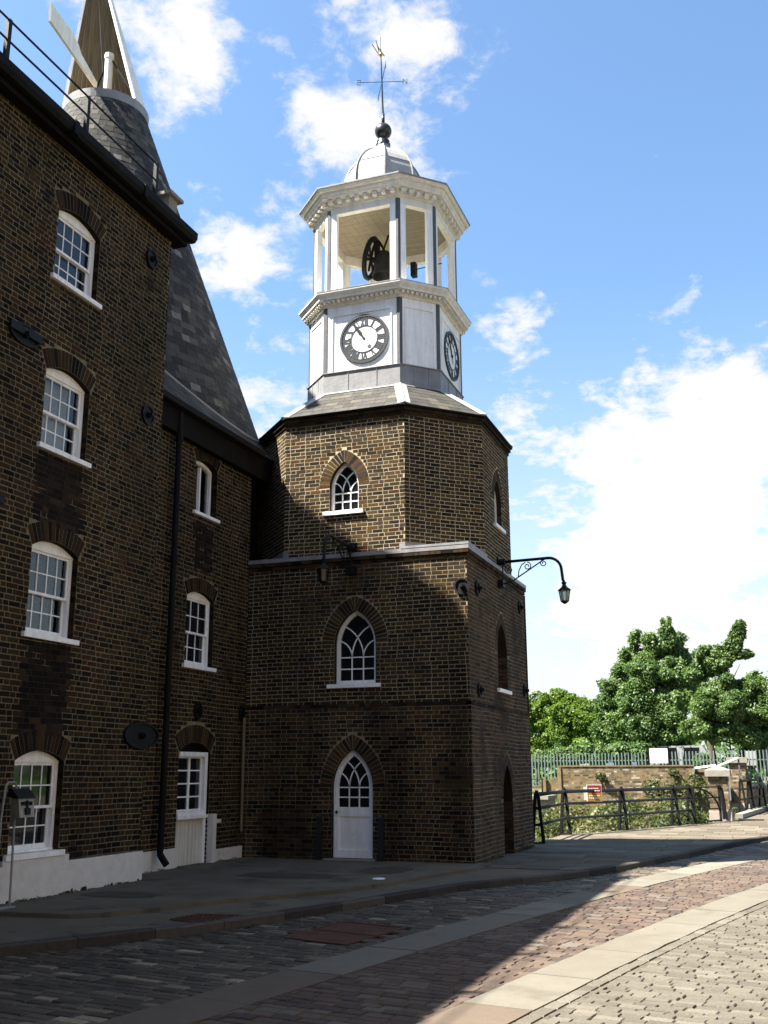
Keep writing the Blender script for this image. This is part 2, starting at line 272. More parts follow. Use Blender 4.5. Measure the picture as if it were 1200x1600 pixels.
class MB:
    def __init__(s): s.v = []; s.f = []; s.t = []; s.mi = []
    def add(s, vs, fs, tone=None, mi=0):
        b = len(s.v); s.v.extend([tuple(map(float, p)) for p in vs])
        for f in fs: s.f.append([b+i for i in f]); s.t.append(.5 if tone is None else tone); s.mi.append(mi)
        return s
    def box(s, lo, hi, tone=None, mi=0):
        x0, y0, z0 = lo; x1, y1, z1 = hi
        return s.add([(x0, y0, z0), (x1, y0, z0), (x1, y1, z0), (x0, y1, z0), (x0, y0, z1), (x1, y0, z1), (x1, y1, z1), (x0, y1, z1)],
                     [(0, 3, 2, 1), (4, 5, 6, 7), (0, 1, 5, 4), (1, 2, 6, 5), (2, 3, 7, 6), (3, 0, 4, 7)], tone, mi)
    def obox(s, F, lo, hi, tone=None, mi=0):     # box in a local frame F(a, b, c) -> world
        x0, y0, z0 = lo; x1, y1, z1 = hi
        P = [(x0, y0, z0), (x1, y0, z0), (x1, y1, z0), (x0, y1, z0), (x0, y0, z1), (x1, y0, z1), (x1, y1, z1), (x0, y1, z1)]
        return s.add([F(*p) for p in P], [(0, 3, 2, 1), (4, 5, 6, 7), (0, 1, 5, 4), (1, 2, 6, 5), (2, 3, 7, 6), (3, 0, 4, 7)], tone, mi)
    def prism(s, pts, F, d0, d1, tone=None, mi=0):   # polygon pts (u, z) extruded along local n from d0 to d1
        n = len(pts); V = [F(a, d0, c) for a, c in pts]+[F(a, d1, c) for a, c in pts]
        tri = tessellate_polygon([[Vector((a, c, 0)) for a, c in pts]])
        fs = [tuple(t) for t in tri]+[tuple(n+i for i in reversed(t)) for t in tri]+[(i, (i+1) % n, n+(i+1) % n, n+i) for i in range(n)]
        return s.add(V, fs, tone, mi)
    def band(s, A, B, F, d0, d1, closed=False, tone=None, mi=0):   # strip between two polylines, extruded
        n = len(A); V = [F(a, d0, c) for a, c in A]+[F(a, d0, c) for a, c in B]+[F(a, d1, c) for a, c in A]+[F(a, d1, c) for a, c in B]
        fs = []
        for i in range(n if closed else n-1):
            j = (i+1) % n
            fs += [(i, j, n+j, n+i), (2*n+i, 3*n+i, 3*n+j, 2*n+j), (i, 2*n+i, 2*n+j, j), (n+i, n+j, 3*n+j, 3*n+i)]
        if not closed: fs += [(0, n, 3*n, 2*n), (n-1, 3*n-1, 4*n-1, 2*n-1)]
        return s.add(V, fs, tone, mi)
    def stroke(s, pts, wd, F, d0, d1, tone=None, mi=0):            # polyline (u, z) thickened by wd and extruded
        A = []; B = []
        for i, p in enumerate(pts):
            q = pts[max(i-1, 0)]; r = pts[min(i+1, len(pts)-1)]; dx, dz = r[0]-q[0], r[1]-q[1]; L = math.hypot(dx, dz) or 1
            A.append((p[0]-dz/L*wd/2, p[1]+dx/L*wd/2)); B.append((p[0]+dz/L*wd/2, p[1]-dx/L*wd/2))
        return s.band(A, B, F, d0, d1, tone=tone, mi=mi)
    def tube(s, pts, r, seg=8, tone=None, mi=0, cap=True, rs=None):
        pts = [np.array(p, float) for p in pts]; n = len(pts); V = []
        ref = None
        for i, p in enumerate(pts):
            t = pts[min(i+1, n-1)]-pts[max(i-1, 0)]; t = t/(np.linalg.norm(t) or 1)
            if ref is None:
                ref = np.cross(t, [0, 0, 1]) if abs(t[2]) < .9 else np.cross(t, [1, 0, 0])
            a = ref-t*(ref@t); a /= np.linalg.norm(a); b = np.cross(t, a); ref = a
            rr = rs[i] if rs is not None else r
            for k in range(seg):
                an = 2*math.pi*k/seg; V.append(p+a*math.cos(an)*rr+b*math.sin(an)*rr)
        fs = [(i*seg+k, i*seg+(k+1) % seg, (i+1)*seg+(k+1) % seg, (i+1)*seg+k) for i in range(n-1) for k in range(seg)]
        if cap: fs += [tuple(reversed(range(seg))), tuple((n-1)*seg+k for k in range(seg))]
        return s.add(V, fs, tone, mi)
    def lathe(s, prof, c, seg=24, a0=0, a1=2*math.pi, tone=None, mi=0, axis=None):   # prof (r, z)
        full = abs(a1-a0-2*math.pi) < 1e-6; m = seg if full else seg+1; V = []
        for r, z in prof:
            for k in range(m):
                an = a0+(a1-a0)*k/seg; p = (r*math.cos(an), r*math.sin(an), z)
                V.append(axis(*p) if axis else (c[0]+p[0], c[1]+p[1], c[2]+p[2]))
        fs = []
        for i in range(len(prof)-1):
            for k in range(seg):
                k2 = (k+1) % m; fs.append((i*m+k, i*m+k2, (i+1)*m+k2, (i+1)*m+k))
        return s.add(V, fs, tone, mi)
    def build(s, name, mats, parent=None, kind=None, label=None, smooth=False, origin=None):
        V = np.array(s.v)
        if origin is None:
            lo, hi = V.min(0), V.max(0); origin = np.array([(lo[0]+hi[0])/2, (lo[1]+hi[1])/2, lo[2]])
        me = bpy.data.meshes.new(name); me.from_pydata((V-origin).tolist(), [], s.f)
        for mm in (mats if isinstance(mats, (list, tuple)) else [mats]): me.materials.append(MATS[mm])
        if any(s.mi): me.polygons.foreach_set('material_index', s.mi)
        at = me.attributes.new('tone', 'FLOAT', 'FACE'); at.data.foreach_set('value', np.array(s.t, dtype=np.float32))
        if smooth: me.polygons.foreach_set('use_smooth', [True]*len(s.f))
        me.validate(); me.update()
        return link(name, me, origin, parent, kind, label)

def frame(o, u, n):
    """local (a along u, b along outward normal n, c up) -> world"""
    ox, oy, oz = o
    return lambda a, b, c: (ox+u[0]*a+n[0]*b, oy+u[1]*a+n[1]*b, oz+c)

# unit pieces shared between alike ones
def unit(name, verts, faces):
    me = bpy.data.meshes.new(name); me.from_pydata(verts, [], faces); me.update(); return me
UV_ = [(-1, -1, -1), (1, -1, -1), (1, 1, -1), (-1, 1, -1), (-1, -1, 1), (1, -1, 1), (1, 1, 1), (-1, 1, 1)]
UF_ = [(0, 3, 2, 1), (4, 5, 6, 7), (0, 1, 5, 4), (1, 2, 6, 5), (2, 3, 7, 6), (3, 0, 4, 7)]
k_ = .94
SV_ = [(-1, -1, -1), (1, -1, -1), (1, 1, -1), (-1, 1, -1), (-1, -1, .7), (1, -1, .7), (1, 1, .7), (-1, 1, .7), (-k_, -.88, 1), (k_, -.88, 1), (k_, .88, 1), (-k_, .88, 1)]
SF_ = [(0, 1, 5, 4), (1, 2, 6, 5), (2, 3, 7, 6), (3, 0, 4, 7), (4, 5, 9, 8), (5, 6, 10, 9), (6, 7, 11, 10), (7, 4, 8, 11), (8, 9, 10, 11)]
TEMPL = {'box': (np.array(UV_, float), UF_), 'sett': (np.array(SV_, float), SF_)}
UNITM = {}
def pieces(lst, name, stuff_name, material, parent, limit=300, tmpl='box'):
    """lst: (centre(3), axes 3x3 columns (half-size vectors), tone, splittable). The biggest in view become objects, the rest one joined part."""
    if not lst: return
    Cn = np.array([p[0] for p in lst]); Ax = np.array([p[1] for p in lst]); T = np.array([p[2] for p in lst]); ok = np.array([p[3] for p in lst])
    rel = Cn-np.array([0, 0, EYE]); q = rel@CAM.T; dep = q[:, 2]
    px = 600+FPX*q[:, 0]/np.maximum(dep, .1); py = 800-FPX*q[:, 1]/np.maximum(dep, .1)
    inv = (dep > .5) & (px > 2) & (px < 1198) & (py > 2) & (py < 1598)
    vd = rel/np.linalg.norm(rel, axis=1)[:, None]
    areas = []
    for i, j in ((0, 1), (1, 2), (0, 2)):
        cr_ = np.cross(Ax[:, :, i], Ax[:, :, j]); areas.append(np.abs((cr_*vd).sum(1)))
    area = np.sum(areas, axis=0)/np.maximum(dep, .5)**2
    score = np.where(inv & ok, area, -1)
    idx = np.argsort(-score)[:limit]; idx = [i for i in idx if score[i] > 0]
    sel = set(int(i) for i in idx)
    key = (name, material, tmpl)
    if key not in UNITM:
        me = unit(name, [tuple(v) for v in TEMPL[tmpl][0]], TEMPL[tmpl][1]); me.materials.append(MATS[material]); UNITM[key] = me
    base = WLOC[parent.name]
    for i in idx:
        o = bpy.data.objects.new(name, UNITM[key]); COL.objects.link(o); o.parent = parent
        M = Matrix([[Ax[i, r, 0], Ax[i, r, 1], Ax[i, r, 2], Cn[i, r]-base[r]] for r in range(3)]+[[0, 0, 0, 1]])
        o.matrix_basis = M; o['tone'] = float(T[i])
    rest = [i for i in range(len(lst)) if i not in sel]
    if rest:
        TV, TF = TEMPL[tmpl]; nv_ = len(TV)
        V = Cn[rest][:, None, :]+np.einsum('nij,vj->nvi', Ax[rest], TV)
        org = np.array([V[..., 0].mean(), V[..., 1].mean(), V[..., 2].min()]); V = (V-org).reshape(-1, 3)
        F = (np.array([list(f)+[-1]*(4-len(f)) for f in TF])[None]+np.arange(len(rest))[:, None, None]*nv_).reshape(-1, 4)
        me = bpy.data.meshes.new(stuff_name); me.vertices.add(len(V)); me.vertices.foreach_set('co', V.ravel())
        me.loops.add(F.size); me.loops.foreach_set('vertex_index', F.ravel())
        me.polygons.add(len(F)); me.polygons.foreach_set('loop_start', np.arange(len(F))*4); me.polygons.foreach_set('loop_total', np.full(len(F), 4))
        me.materials.append(MATS[material])
        at = me.attributes.new('tone', 'FLOAT', 'FACE'); at.data.foreach_set('value', np.repeat(T[rest], len(TF)).astype(np.float32))
        me.polygons.foreach_set('use_smooth', np.zeros(len(F), dtype=bool)); me.update(calc_edges=True)
        link(stuff_name, me, org, parent, kind='stuff')

# ---------------------------------------------------------------- openings
class Opening:
    def __init__(s, kind, uc, w_, zb, zs, rise, ring=.22, R=None):
        s.kind, s.uc, s.w, s.zb, s.zs, s.rise, s.ring = kind, uc, w_, zb, zs, rise, ring
        if kind == 'seg':
            s.r = (w_*w_/4+rise*rise)/(2*rise); s.zc = zs+rise-s.r; s.ha = math.asin(w_/2/s.r)
        elif kind == 'goth':
            s.r = (w_*w_/4+rise*rise)/w_      # arcs centred on the springing line
            s.cx = w_/2-s.r
    def half(s, z, off=0.):
        if z <= s.zs: return s.w/2
        if s.kind == 'rect': return 0
        if s.kind == 'seg':
            q = (s.r+off)**2-(z-s.zc)**2
            if q <= 0: return 0
            h = math.sqrt(q); return min(h, (z-s.zc)*math.tan(s.ha)) if off > 0 else h
        q = (s.r+off)**2-(z-s.zs)**2
        return max(0, s.cx+math.sqrt(q)) if q > 0 else 0
    def top(s, off=0.):
        if s.kind == 'rect': return s.zs
        if s.kind == 'seg': return s.zc+s.r+off
        return s.zs+math.sqrt((s.r+off)**2-s.cx**2)
    def outline(s, i=0., zb=None, n=9):
        """(u, z) from bottom left over the top to bottom right, inset by i"""
        zb = s.zb if zb is None else zb; h = s.w/2-i; L = [(-h, zb)]; 
        if s.kind == 'rect': L += [(-h, s.zs-i), (h, s.zs-i), (h, zb)]; return [(s.uc+a, c) for a, c in L]
        if s.kind == 'seg':
            r = s.r-i; ha = math.asin(min(1, h/r))
            pts = [(r*math.sin(-ha+2*ha*k/(2*n)), s.zc+r*math.cos(-ha+2*ha*k/(2*n))) for k in range(2*n+1)]
            L += pts+[(h, zb)]
        else:
            r = s.r-i; am = math.acos(-s.cx/r) if abs(s.cx/r) < 1 else 0   # angle at the apex
            arc = [(s.cx+r*math.cos(am*k/n), s.zs+r*math.sin(am*k/n)) for k in range(n+1)]
            L += [(-a, c) for a, c in arc]+[(a, c) for a, c in reversed(arc[:-1])]+[(h, zb)]
        return [(s.uc+a, c) for a, c in L]

class Store:
    def __init__(s): s.mortar = {}; s.bricks = {}; s.arch = {}; s.reveal = []; s.patches = []
    def m(s, k): return s.mortar.setdefault(k, MB())
    def b(s, k): return s.bricks.setdefault(k, [])

def brick_wall(st, bk, mk, o, u, n, u0, u1, z0, z1, ops=(), course=.0762, depth=.13, zshift=0., topf=None, reveals=True, patch=None):
    F = frame((o[0], o[1], 0), u, n)
    # mortar plane with holes
    outer = [(u0, z0), (u1, z0), (u1, z1), (u0, z1)]
    loops = [[Vector((a, c, 0)) for a, c in outer]]; allp = list(outer)
    holes = []
    for op in ops:
        zb = op.zb if op.zb > z0+.001 else z0+.002
        L = op.outline(0, zb=zb); holes.append(L); loops.append([Vector((a, c, 0)) for a, c in L]); allp += L
    tri = tessellate_polygon(loops)
    st.m(mk).add([F(a, 0, c) for a, c in allp], [tuple(t) for t in tri])
    # reveal surfaces
    for op, L in zip(ops, holes):
        if not reveals: continue
        m = len(L); rv = MB(); st.reveal.append(rv); rv.add([F(a, 0, c) for a, c in L]+[F(a, -depth-.12, c) for a, c in L], [(i, i+1, m+i+1, m+i) for i in range(m-1)], .35)
    U = np.array([u[0], u[1], 0.]); Nn = np.array([n[0], n[1], 0.]); out = st.b(bk)
    rows = int((z1-z0)/course+.5)
    for r in range(rows):
        za = z0+r*course; zb = min(za+course, z1); zc = (za+zb)/2
        if zb-za < .03: continue
        iv = [(u0, u1)]
        for op in ops:
            if zb < op.zb or za > op.top(op.ring)-.01: continue
            hw = 0
            for zt in np.linspace(max(za, op.zb)+.002, zb-.002, 4):
                off = op.ring if zt > op.zs else 0
                hw = max(hw, op.half(zt, off))
            if hw <= 0: continue
            a, b = op.uc-hw-.006, op.uc+hw+.006; nv2 = []
            for p, q in iv:
                if b <= p or a >= q: nv2.append((p, q)); continue
                if a > p: nv2.append((p, a))
                if b < q: nv2.append((b, q))
            iv = nv2
        # flemish bond
        S, H, J = .211, .099, .0130
        x = u0+(0 if r % 2 else -(S+H)/2-J/2+.056); k = r % 2; x += random.uniform(-.012, .012)
        while x < u1:
            L = (S if k % 2 == 0 else H)+random.uniform(-.008, .008); a, b = x, x+L; x = b+J; k += 1
            for p, q in iv:
                aa, bb = max(a, p), min(b, q)
                if bb-aa < .025: continue
                pr = random.uniform(.0010, .0032); hn = .012
                hz = (zb-za-J)/2+random.uniform(-.0015, .0015)
                cz = zc+random.uniform(-.0015, .0015)
                cz += .007*math.sin((aa+bb)*.8+zc*.45)+.004*math.sin((aa+bb)*2.1+1.3)
                c = np.array(F((aa+bb)/2, pr-hn, cz)); kk = patch is not None and any(q0-.08+.16*random.random() < (aa+bb)/2 < q1-.08+.16*random.random() and r0 < zc < r1 for q0, q1, r0, r1 in patch) and random.random() < .85
                tilt = random.uniform(-.004, .004)
                Uu = U*math.cos(tilt)+np.array([0, 0, math.sin(tilt)])
                if kk and random.random() < .93: hz *= 1.07
                out.append((c, np.stack([Uu*(bb-aa)/2, Nn*hn, np.array([0, 0, hz])], 1), random.random()*(.4 if kk else 1), bb-aa > .06))
    if reveals:
        for op in ops:
            r_ = int((op.zs-op.zb)/course)
            for side in (-1, 1):
                for k in range(r_):
                    zc = op.zb+(k+.5)*course; dd = depth+.02; cuts = [0, .10, dd] if k % 2 and dd > .14 else [0, dd]
                    for p, q in zip(cuts, cuts[1:]):
                        c = np.array(F(op.uc+side*(op.w/2+.004), -(p+q)/2-.006, zc))
                        out.append((c, np.stack([U*.006, Nn*(q-p-.012)/2, np.array([0, 0, .0305])], 1), random.random(), False))
    if patch:
        for q0, q1, r0, r1 in patch:
            pm = MB(); z = r0
            while z < r1:
                a_, b_ = q0+random.uniform(-.07, .12), q1+random.uniform(-.12, .07); zt = min(z+course, r1)
                if random.random() < .3: mid_ = random.uniform(a_+.1, b_-.1); segs = [(a_, mid_-.08), (mid_+.08, b_)]
                else: segs = [(a_, b_)]
                for a2, b2 in segs: pm.add([F(a2, .0009, z), F(b2, .0009, z), F(b2, .0009, zt), F(a2, .0009, zt)], [(0, 1, 2, 3)])
                z = zt
            st.patches.append(pm)
    # arch bricks
    for op in ops:
        if op.kind == 'rect' or op.ring <= 0: continue
        lst = st.arch.setdefault(bk, [])
        J = .010
        def wedge(cu, cz, r0, r1, a0, a1):
            am = (a0+a1)/2
            V = []
            ja = J/2/((r0+r1)/2)
            for rr, aa in ((r0, a0+ja), (r1, a0+ja*.9), (r1, a1-ja*.9), (r0, a1-ja)):
                V.append((cu+rr*math.cos(aa), cz+rr*math.sin(aa)))
            lst.append((V, F, random.random()))
        if op.kind == 'seg':
            A0 = math.pi/2-op.ha; cnt = max(5, int(2*op.ha*(op.r+op.ring*.5)/.074))
            for k in range(cnt): wedge(op.uc, op.zc, op.r+.004, op.r+op.ring, A0+2*op.ha*k/cnt, A0+2*op.ha*(k+1)/cnt)
        else:
            am = math.acos(-op.cx/op.r); am2 = math.acos(max(-1, min(1, -op.cx/(op.r+op.ring))))
            cnt = max(5, int(am2*(op.r+op.ring*.5)/.074)); J2 = J/2/(op.r+.1)
            for sgn in (1, -1):
                for k in range(cnt):
                    a0, a1 = am2*k/cnt, am2*(k+1)/cnt; V = []
                    for rr, aa in ((op.r+.004, a0+J2), (op.r+op.ring, a0+J2*.9), (op.r+op.ring, a1-J2*.9), (op.r+.004, a1-J2)):
                        xx = op.cx+rr*math.cos(aa); zq = op.zs+rr*math.sin(aa)
                        if xx < .005: xx = .005; zq = op.zs+math.sqrt(max(0, rr*rr-(op.cx-.005)**2))
                        p_ = (op.uc+sgn*xx, zq)
                        if not V or math.hypot(p_[0]-V[-1][0], p_[1]-V[-1][1]) > .004: V.append(p_)
                    if len(V) > 2 and math.hypot(V[0][0]-V[-1][0], V[0][1]-V[-1][1]) < .004: V.pop()
                    if len(V) > 2: lst.append((V, F, random.random()))
def finish(st, parent, reveal_mat, limit=300):
    for k, mb in st.mortar.items(): mb.build('mortar', k, parent)
    for k, l in st.bricks.items():
        pieces(l, 'brick', 'brickwork', k, parent, limit)
    for k, l in st.arch.items():
        for V, F, t in l:
            mb = MB(); mb.prism(V, F, -.012, random.uniform(.002, .005), t)
            mb.build('arch_brick', k, parent)
    for pm in st.patches: pm.build('dirty_pointing', 'patch_mortar', parent, kind='stuff')
    for rv in st.reveal: rv.build('reveal', reveal_mat, parent)

# ---------------------------------------------------------------- windows
def strip_poly(fl, fr, y0, y1, n=8):
    ys = [y0+(y1-y0)*k/n for k in range(n+1)]
    P = [(fl(y), y) for y in ys]+[(fr(y), y) for y in reversed(ys)]
    Q = []
    for p in P:
        if not Q or abs(p[0]-Q[-1][0])+abs(p[1]-Q[-1][1]) > 1e-3: Q.append(p)
    if abs(Q[0][0]-Q[-1][0])+abs(Q[0][1]-Q[-1][1]) < 1e-3: Q.pop()
    return Q
def gothic_light(F, op, fi, zbar, zbot, rows, parent, dg, paint='white_paint', glass='dark_glass', bw=.022):
    """tracery and panes of a pointed window: fi = frame width, zbar = springing of the bars, rows of square panes below"""
    W = op.w-2*fi; x0 = op.uc-W/2
    arc_r = op.r-fi
    def Rr(y):
        z = zbar+y
        if z <= op.zs: return W/2
        q = arc_r**2-(z-op.zs)**2
        return max(0, op.cx+math.sqrt(q)) if q > 0 else 0
    yap = op.zs+math.sqrt(arc_r**2-op.cx**2)-zbar
    RL, RS = .95*W, .48*W
    m = W/6
    b = lambda y: -m+(RL-math.sqrt(max(0, RL*RL-y*y)))      # long arc from the left mullion, going right
    c = lambda y: -b(y)
    a = lambda y: -m-(RS-math.sqrt(max(0, RS*RS-y*y)))
    d = lambda y: -a(y)
    def cross(f, g, lo=0., hi=None):
        hi = yap if hi is None else hi
        for _ in range(40):
            mid = (lo+hi)/2
            if f(mid)-g(mid) < 0: lo = mid
            else: hi = mid
        return lo
    ya = cross(lambda y: -Rr(y), a, 0, min(yap, RS*.999)); yc = cross(b, lambda y: 0., 0, RL*.99); yb = cross(b, Rr, 0, min(yap, RL*.999))
    bars = MB(); d0, d1 = dg+.018, dg-.012
    def path(f, y1): return [(op.uc+f(y1*k/9), zbar+y1*k/9) for k in range(10)]
    for f, y1 in ((a, ya), (d, ya), (b, yb), (c, yb)): bars.stroke(path(f, y1), bw, F, d0, d1)
    for xm in (-m, m): bars.obox(F, (op.uc+xm-bw/2, d1, zbot), (op.uc+xm+bw/2, d0, zbar))
    for k in range(rows):
        z = zbar-(zbar-zbot)*k/rows; bars.obox(F, (x0, d1+.002, z-bw/2), (x0+W, d0-.002, z+bw/2))
    bars.build('glazing_bars', paint, parent)
    def pane(P):
        mb = MB(); mb.prism(P, F, dg-.006, dg+.002); mb.build('pane', glass, parent)
    for r in range(rows):
        z1 = zbar-(zbar-zbot)*r/rows; z0 = zbar-(zbar-zbot)*(r+1)/rows
        for cidx in range(3):
            a0, a1 = x0+W*cidx/3, x0+W*(cidx+1)/3; pane([(a0, z0), (a1, z0), (a1, z1), (a0, z1)])
    sh = lambda P: [(op.uc+p, zbar+q) for p, q in P]
    Lf = lambda y: -Rr(y)
    pane(sh(strip_poly(Lf, a, 0, ya))); pane(sh(strip_poly(d, Rr, 0, ya)))
    pane(sh(strip_poly(b, c, 0, yc)))
    la = lambda y: a(y) if y < ya else Lf(y)
    rb = lambda y: b(y) if y < yc else c(y)
    P = strip_poly(la, rb, 0, yb, 14); pane(sh(P)); pane(sh([(-p, q) for p, q in reversed(P)]))
    pane(sh(strip_poly(lambda y: max(Lf(y), c(y)), lambda y: min(Rr(y), b(y)), yc, yap, 12)))

def gothic_window(F, op, parent, zbar, depth=.13, fi=.065, rows=2, sill=True, paint='white_paint'):
    ring = MB(); A = op.outline(0); B = op.outline(fi)
    ring.band(A, B, F, -depth, -depth-.08)
    ring.obox(F, (op.uc-op.w/2+.002, -depth-.08, op.zb), (op.uc+op.w/2-.002, -depth+.004, op.zb+fi))
    wnd = ring.build('window', paint, parent)
    gothic_light(F, op, fi, zbar, op.zb+fi, rows, wnd, -depth-.05, paint)
    bk = MB(); bk.prism(op.outline(.01), F, -depth-.10, -depth-.09); bk.build('dark_lining', 'room_dark', wnd)
    if sill:
        s = MB(); s.obox(F, (op.uc-op.w/2-.13, -depth, op.zb-.075), (op.uc+op.w/2+.11, .06, op.zb-.003)); s.build('sill', paint, wnd)
    return wnd

def sash_window(F, op, parent, cols=4, depth=.095, blind=None, zr=None, paint='white_paint', sillw=(.08, .08)):
    bx = .055; h = op.w/2; zt = op.zs-.02; zb = op.zb
    fr = MB()
    fr.obox(F, (op.uc-h+.002, -depth-.11, zb), (op.uc-h+bx, -depth, zt)); fr.obox(F, (op.uc+h-bx, -depth-.11, zb), (op.uc+h-.002, -depth, zt))
    head = [(p, q) for p, q in op.outline(.002) if q > op.zs-.01]
    fr.prism([(op.uc-h+.002, zt), (op.uc+h-.002, zt)]+list(reversed(head)), F, -depth-.10, -depth+.006)
    fr.obox(F, (op.uc-h+.004, -depth-.11, zb), (op.uc+h-.004, -depth+.01, zb+.03))
    wnd = fr.build('window', paint, parent)
    zm = zb+.03+(zt-zb-.03)*.48 if zr is None else zr
    x0, x1 = op.uc-h+bx, op.uc+h-bx
    for (za, zc_, dd, nm) in ((zm-.018, zt, -depth-.02, 'upper_sash'), (zb+.03, zm+.018, -depth-.062, 'lower_sash')):
        sm = MB(); st_ = .036; t0, t1 = dd-.036, dd
        sm.obox(F, (x0, t0, za), (x0+st_, t1, zc_)); sm.obox(F, (x1-st_, t0, za), (x1, t1, zc_))
        rb = .036 if nm == 'upper_sash' else .06
        sm.obox(F, (x0+st_, t0, za), (x1-st_, t1, za+rb)); sm.obox(F, (x0+st_, t0, zc_-.036), (x1-st_, t1, zc_))
        ix0, ix1, iz0, iz1 = x0+st_, x1-st_, za+rb, zc_-.036; bw = .017
        for k in range(1, cols): xx = ix0+(ix1-ix0)*k/cols; sm.obox(F, (xx-bw/2, t0+.006, iz0), (xx+bw/2, t1-.006, iz1))
        zz_ = (iz0+iz1)/2; sm.obox(F, (ix0, t0+.008, zz_-bw/2), (ix1, t1-.008, zz_+bw/2))
        so_ = sm.build(nm, paint, wnd)
        for k in range(cols):
            for j in range(2):
                a0, a1 = ix0+(ix1-ix0)*k/cols, ix0+(ix1-ix0)*(k+1)/cols; c0, c1 = iz0+(iz1-iz0)*j/2, iz0+(iz1-iz0)*(j+1)/2
                pm = MB(); pm.obox(F, (a0, dd-.022, c0), (a1, dd-.018, c1)); pm.build('pane', 'window_glass' if blind else 'dark_glass', wnd)
    if blind:
        bm_ = MB()
        if blind == 'white':
            bm_.obox(F, (x0+.01, -depth-.17, zb+.02), (x1-.12, -depth-.16, zt)); bm_.build('blind', 'blind_white', wnd)
        else:
            k = zb+.06
            while k < zt-.02: bm_.obox(F, (x0+.01, -depth-.165, k), (x1-.10, -depth-.15, k+.016)); k += .027
            bm_.build('blind', 'blind_slat', wnd)
    bk = MB(); bk.prism([(op.uc-h, zb), (op.uc+h, zb), (op.uc+h, zt+.02), (op.uc-h, zt+.02)], F, -depth-.45, -depth-.44)
    bk.obox(F, (op.uc-h-.01, -depth-.44, zb), (op.uc-h, -depth-.115, zt)); bk.obox(F, (op.uc+h, -depth-.44, zb), (op.uc+h+.01, -depth-.115, zt))
    bk.obox(F, (op.uc-h, -depth-.44, zt), (op.uc+h, -depth-.115, zt+.01)); bk.obox(F, (op.uc-h, -depth-.44, zb-.01), (op.uc+h, -depth-.115, zb))
    bk.build('dark_lining', 'room_dark', wnd)
    s = MB(); s.obox(F, (op.uc-h-sillw[0], -depth, zb-.07), (op.uc+h+sillw[1], .055, zb-.003)); s.build('sill', paint, wnd)
    return wnd

# ================================================================ GROUND
def kerb_x(y):
    P = [(-20, -22.0), (5.0, -9.3), (8.63, -7.07), (9.5, -6.57), (10.44, -6.03), (11.09, -5.77), (12.3, -5.36), (13.54, -4.99), (14.81, -4.62), (15.6, -4.33), (16.34, -3.94), (17.16, -3.42), (18.21, -2.97), (19.35, -2.6), (22.72, -1.72), (26.22, -.92), (28.6, -.30)]
    ys, xs = zip(*P); return float(np.interp(y, ys, xs))
SR = [(.35, 30.2), (1.4, 31.8), (3.2, 33.4), (6.5, 35.4), (12, 37.5), (40, 44)]
kerb_line = [(kerb_x(y), y) for y in np.arange(-12, 28.7, .5)]+[(kerb_x(28.6), 28.6)]+SR
rail_line = [(-5.35, 23.6), (-5.30, 27.6), (-4.1, 30.1), (-3.0, 32.95), (-1.75, 36.2), (-1.35, 37.2), (-1.2, 39.6), (-.5, 49), (1.5, 60)]
def sheet(name, poly, z, material, kind='structure', drop=None, parent=None):
    mb = MB(); tri = tessellate_polygon([[Vector((a, b, 0)) for a, b in poly]])
    fs = []
    for t in tri:
        p = [poly[i] for i in t]; ar = (p[1][0]-p[0][0])*(p[2][1]-p[0][1])-(p[2][0]-p[0][0])*(p[1][1]-p[0][1])
        fs.append(tuple(t) if ar > 0 else tuple(reversed(t)))
    mb.add([(a, b, z) for a, b in poly], fs)
    if drop is not None:
        n = len(poly); mb.add([(a, b, z) for a, b in poly]+[(a, b, drop) for a, b in poly], [(i, (i+1) % n, n+(i+1) % n, n+i) for i in range(n)])
    return tag(mb.build(name, material, parent), kind=kind)
road = sheet('road', [(-24, -14), (60, -14), (60, 62)]+list(reversed(rail_line))+[(-14, 23.6)], -.125, 'sett_joint', drop=-2.4)
pav = sheet('pavement', kerb_line+[(60, 62)]+list(reversed(rail_line))+[(-5.4, 23.2), (-12, 23.2), (-12, 12), (-24, 12), (-24, -12)], -.016, 'asphalt', drop=-.12)
# raised footway next to the buildings, one low step above the kerb strip
inner = [(-24, 6.0), (-12, 10.0), (-8.54, 10.42), (-7.67, 10.5), (-7.35, 10.72), (-7.03, 11.30), (-6.88, 11.85), (-6.57, 12.43), (-6.26, 12.9), (-5.72, 13.76), (-5.42, 14.75), (-5.1, 16.35), (-4.80, 17.6), (-4.75, 18.3), (-5.0, 18.5), (-12, 18.5), (-24, 18.5)]
foot = sheet('footway', inner, .032, 'asphalt', drop=-.02)
far = sheet('grass_field', [(-400, 42.9), (-1.9, 42.9), (-.4, 62), (60, 62.1), (400, 62.1), (400, 700), (-400, 700)], .75, 'grass', drop=-2.4)
bed = sheet('creek_bed', [(-60, 20), (2, 20), (2, 43), (-60, 43)], -1.7, 'mud')
near_g = sheet('yard', [(-300, -300), (300, -300), (300, 42.8), (60, 42.8), (60, -14), (-24, -14), (-24, 20), (-300, 20)], -.14, 'asphalt')

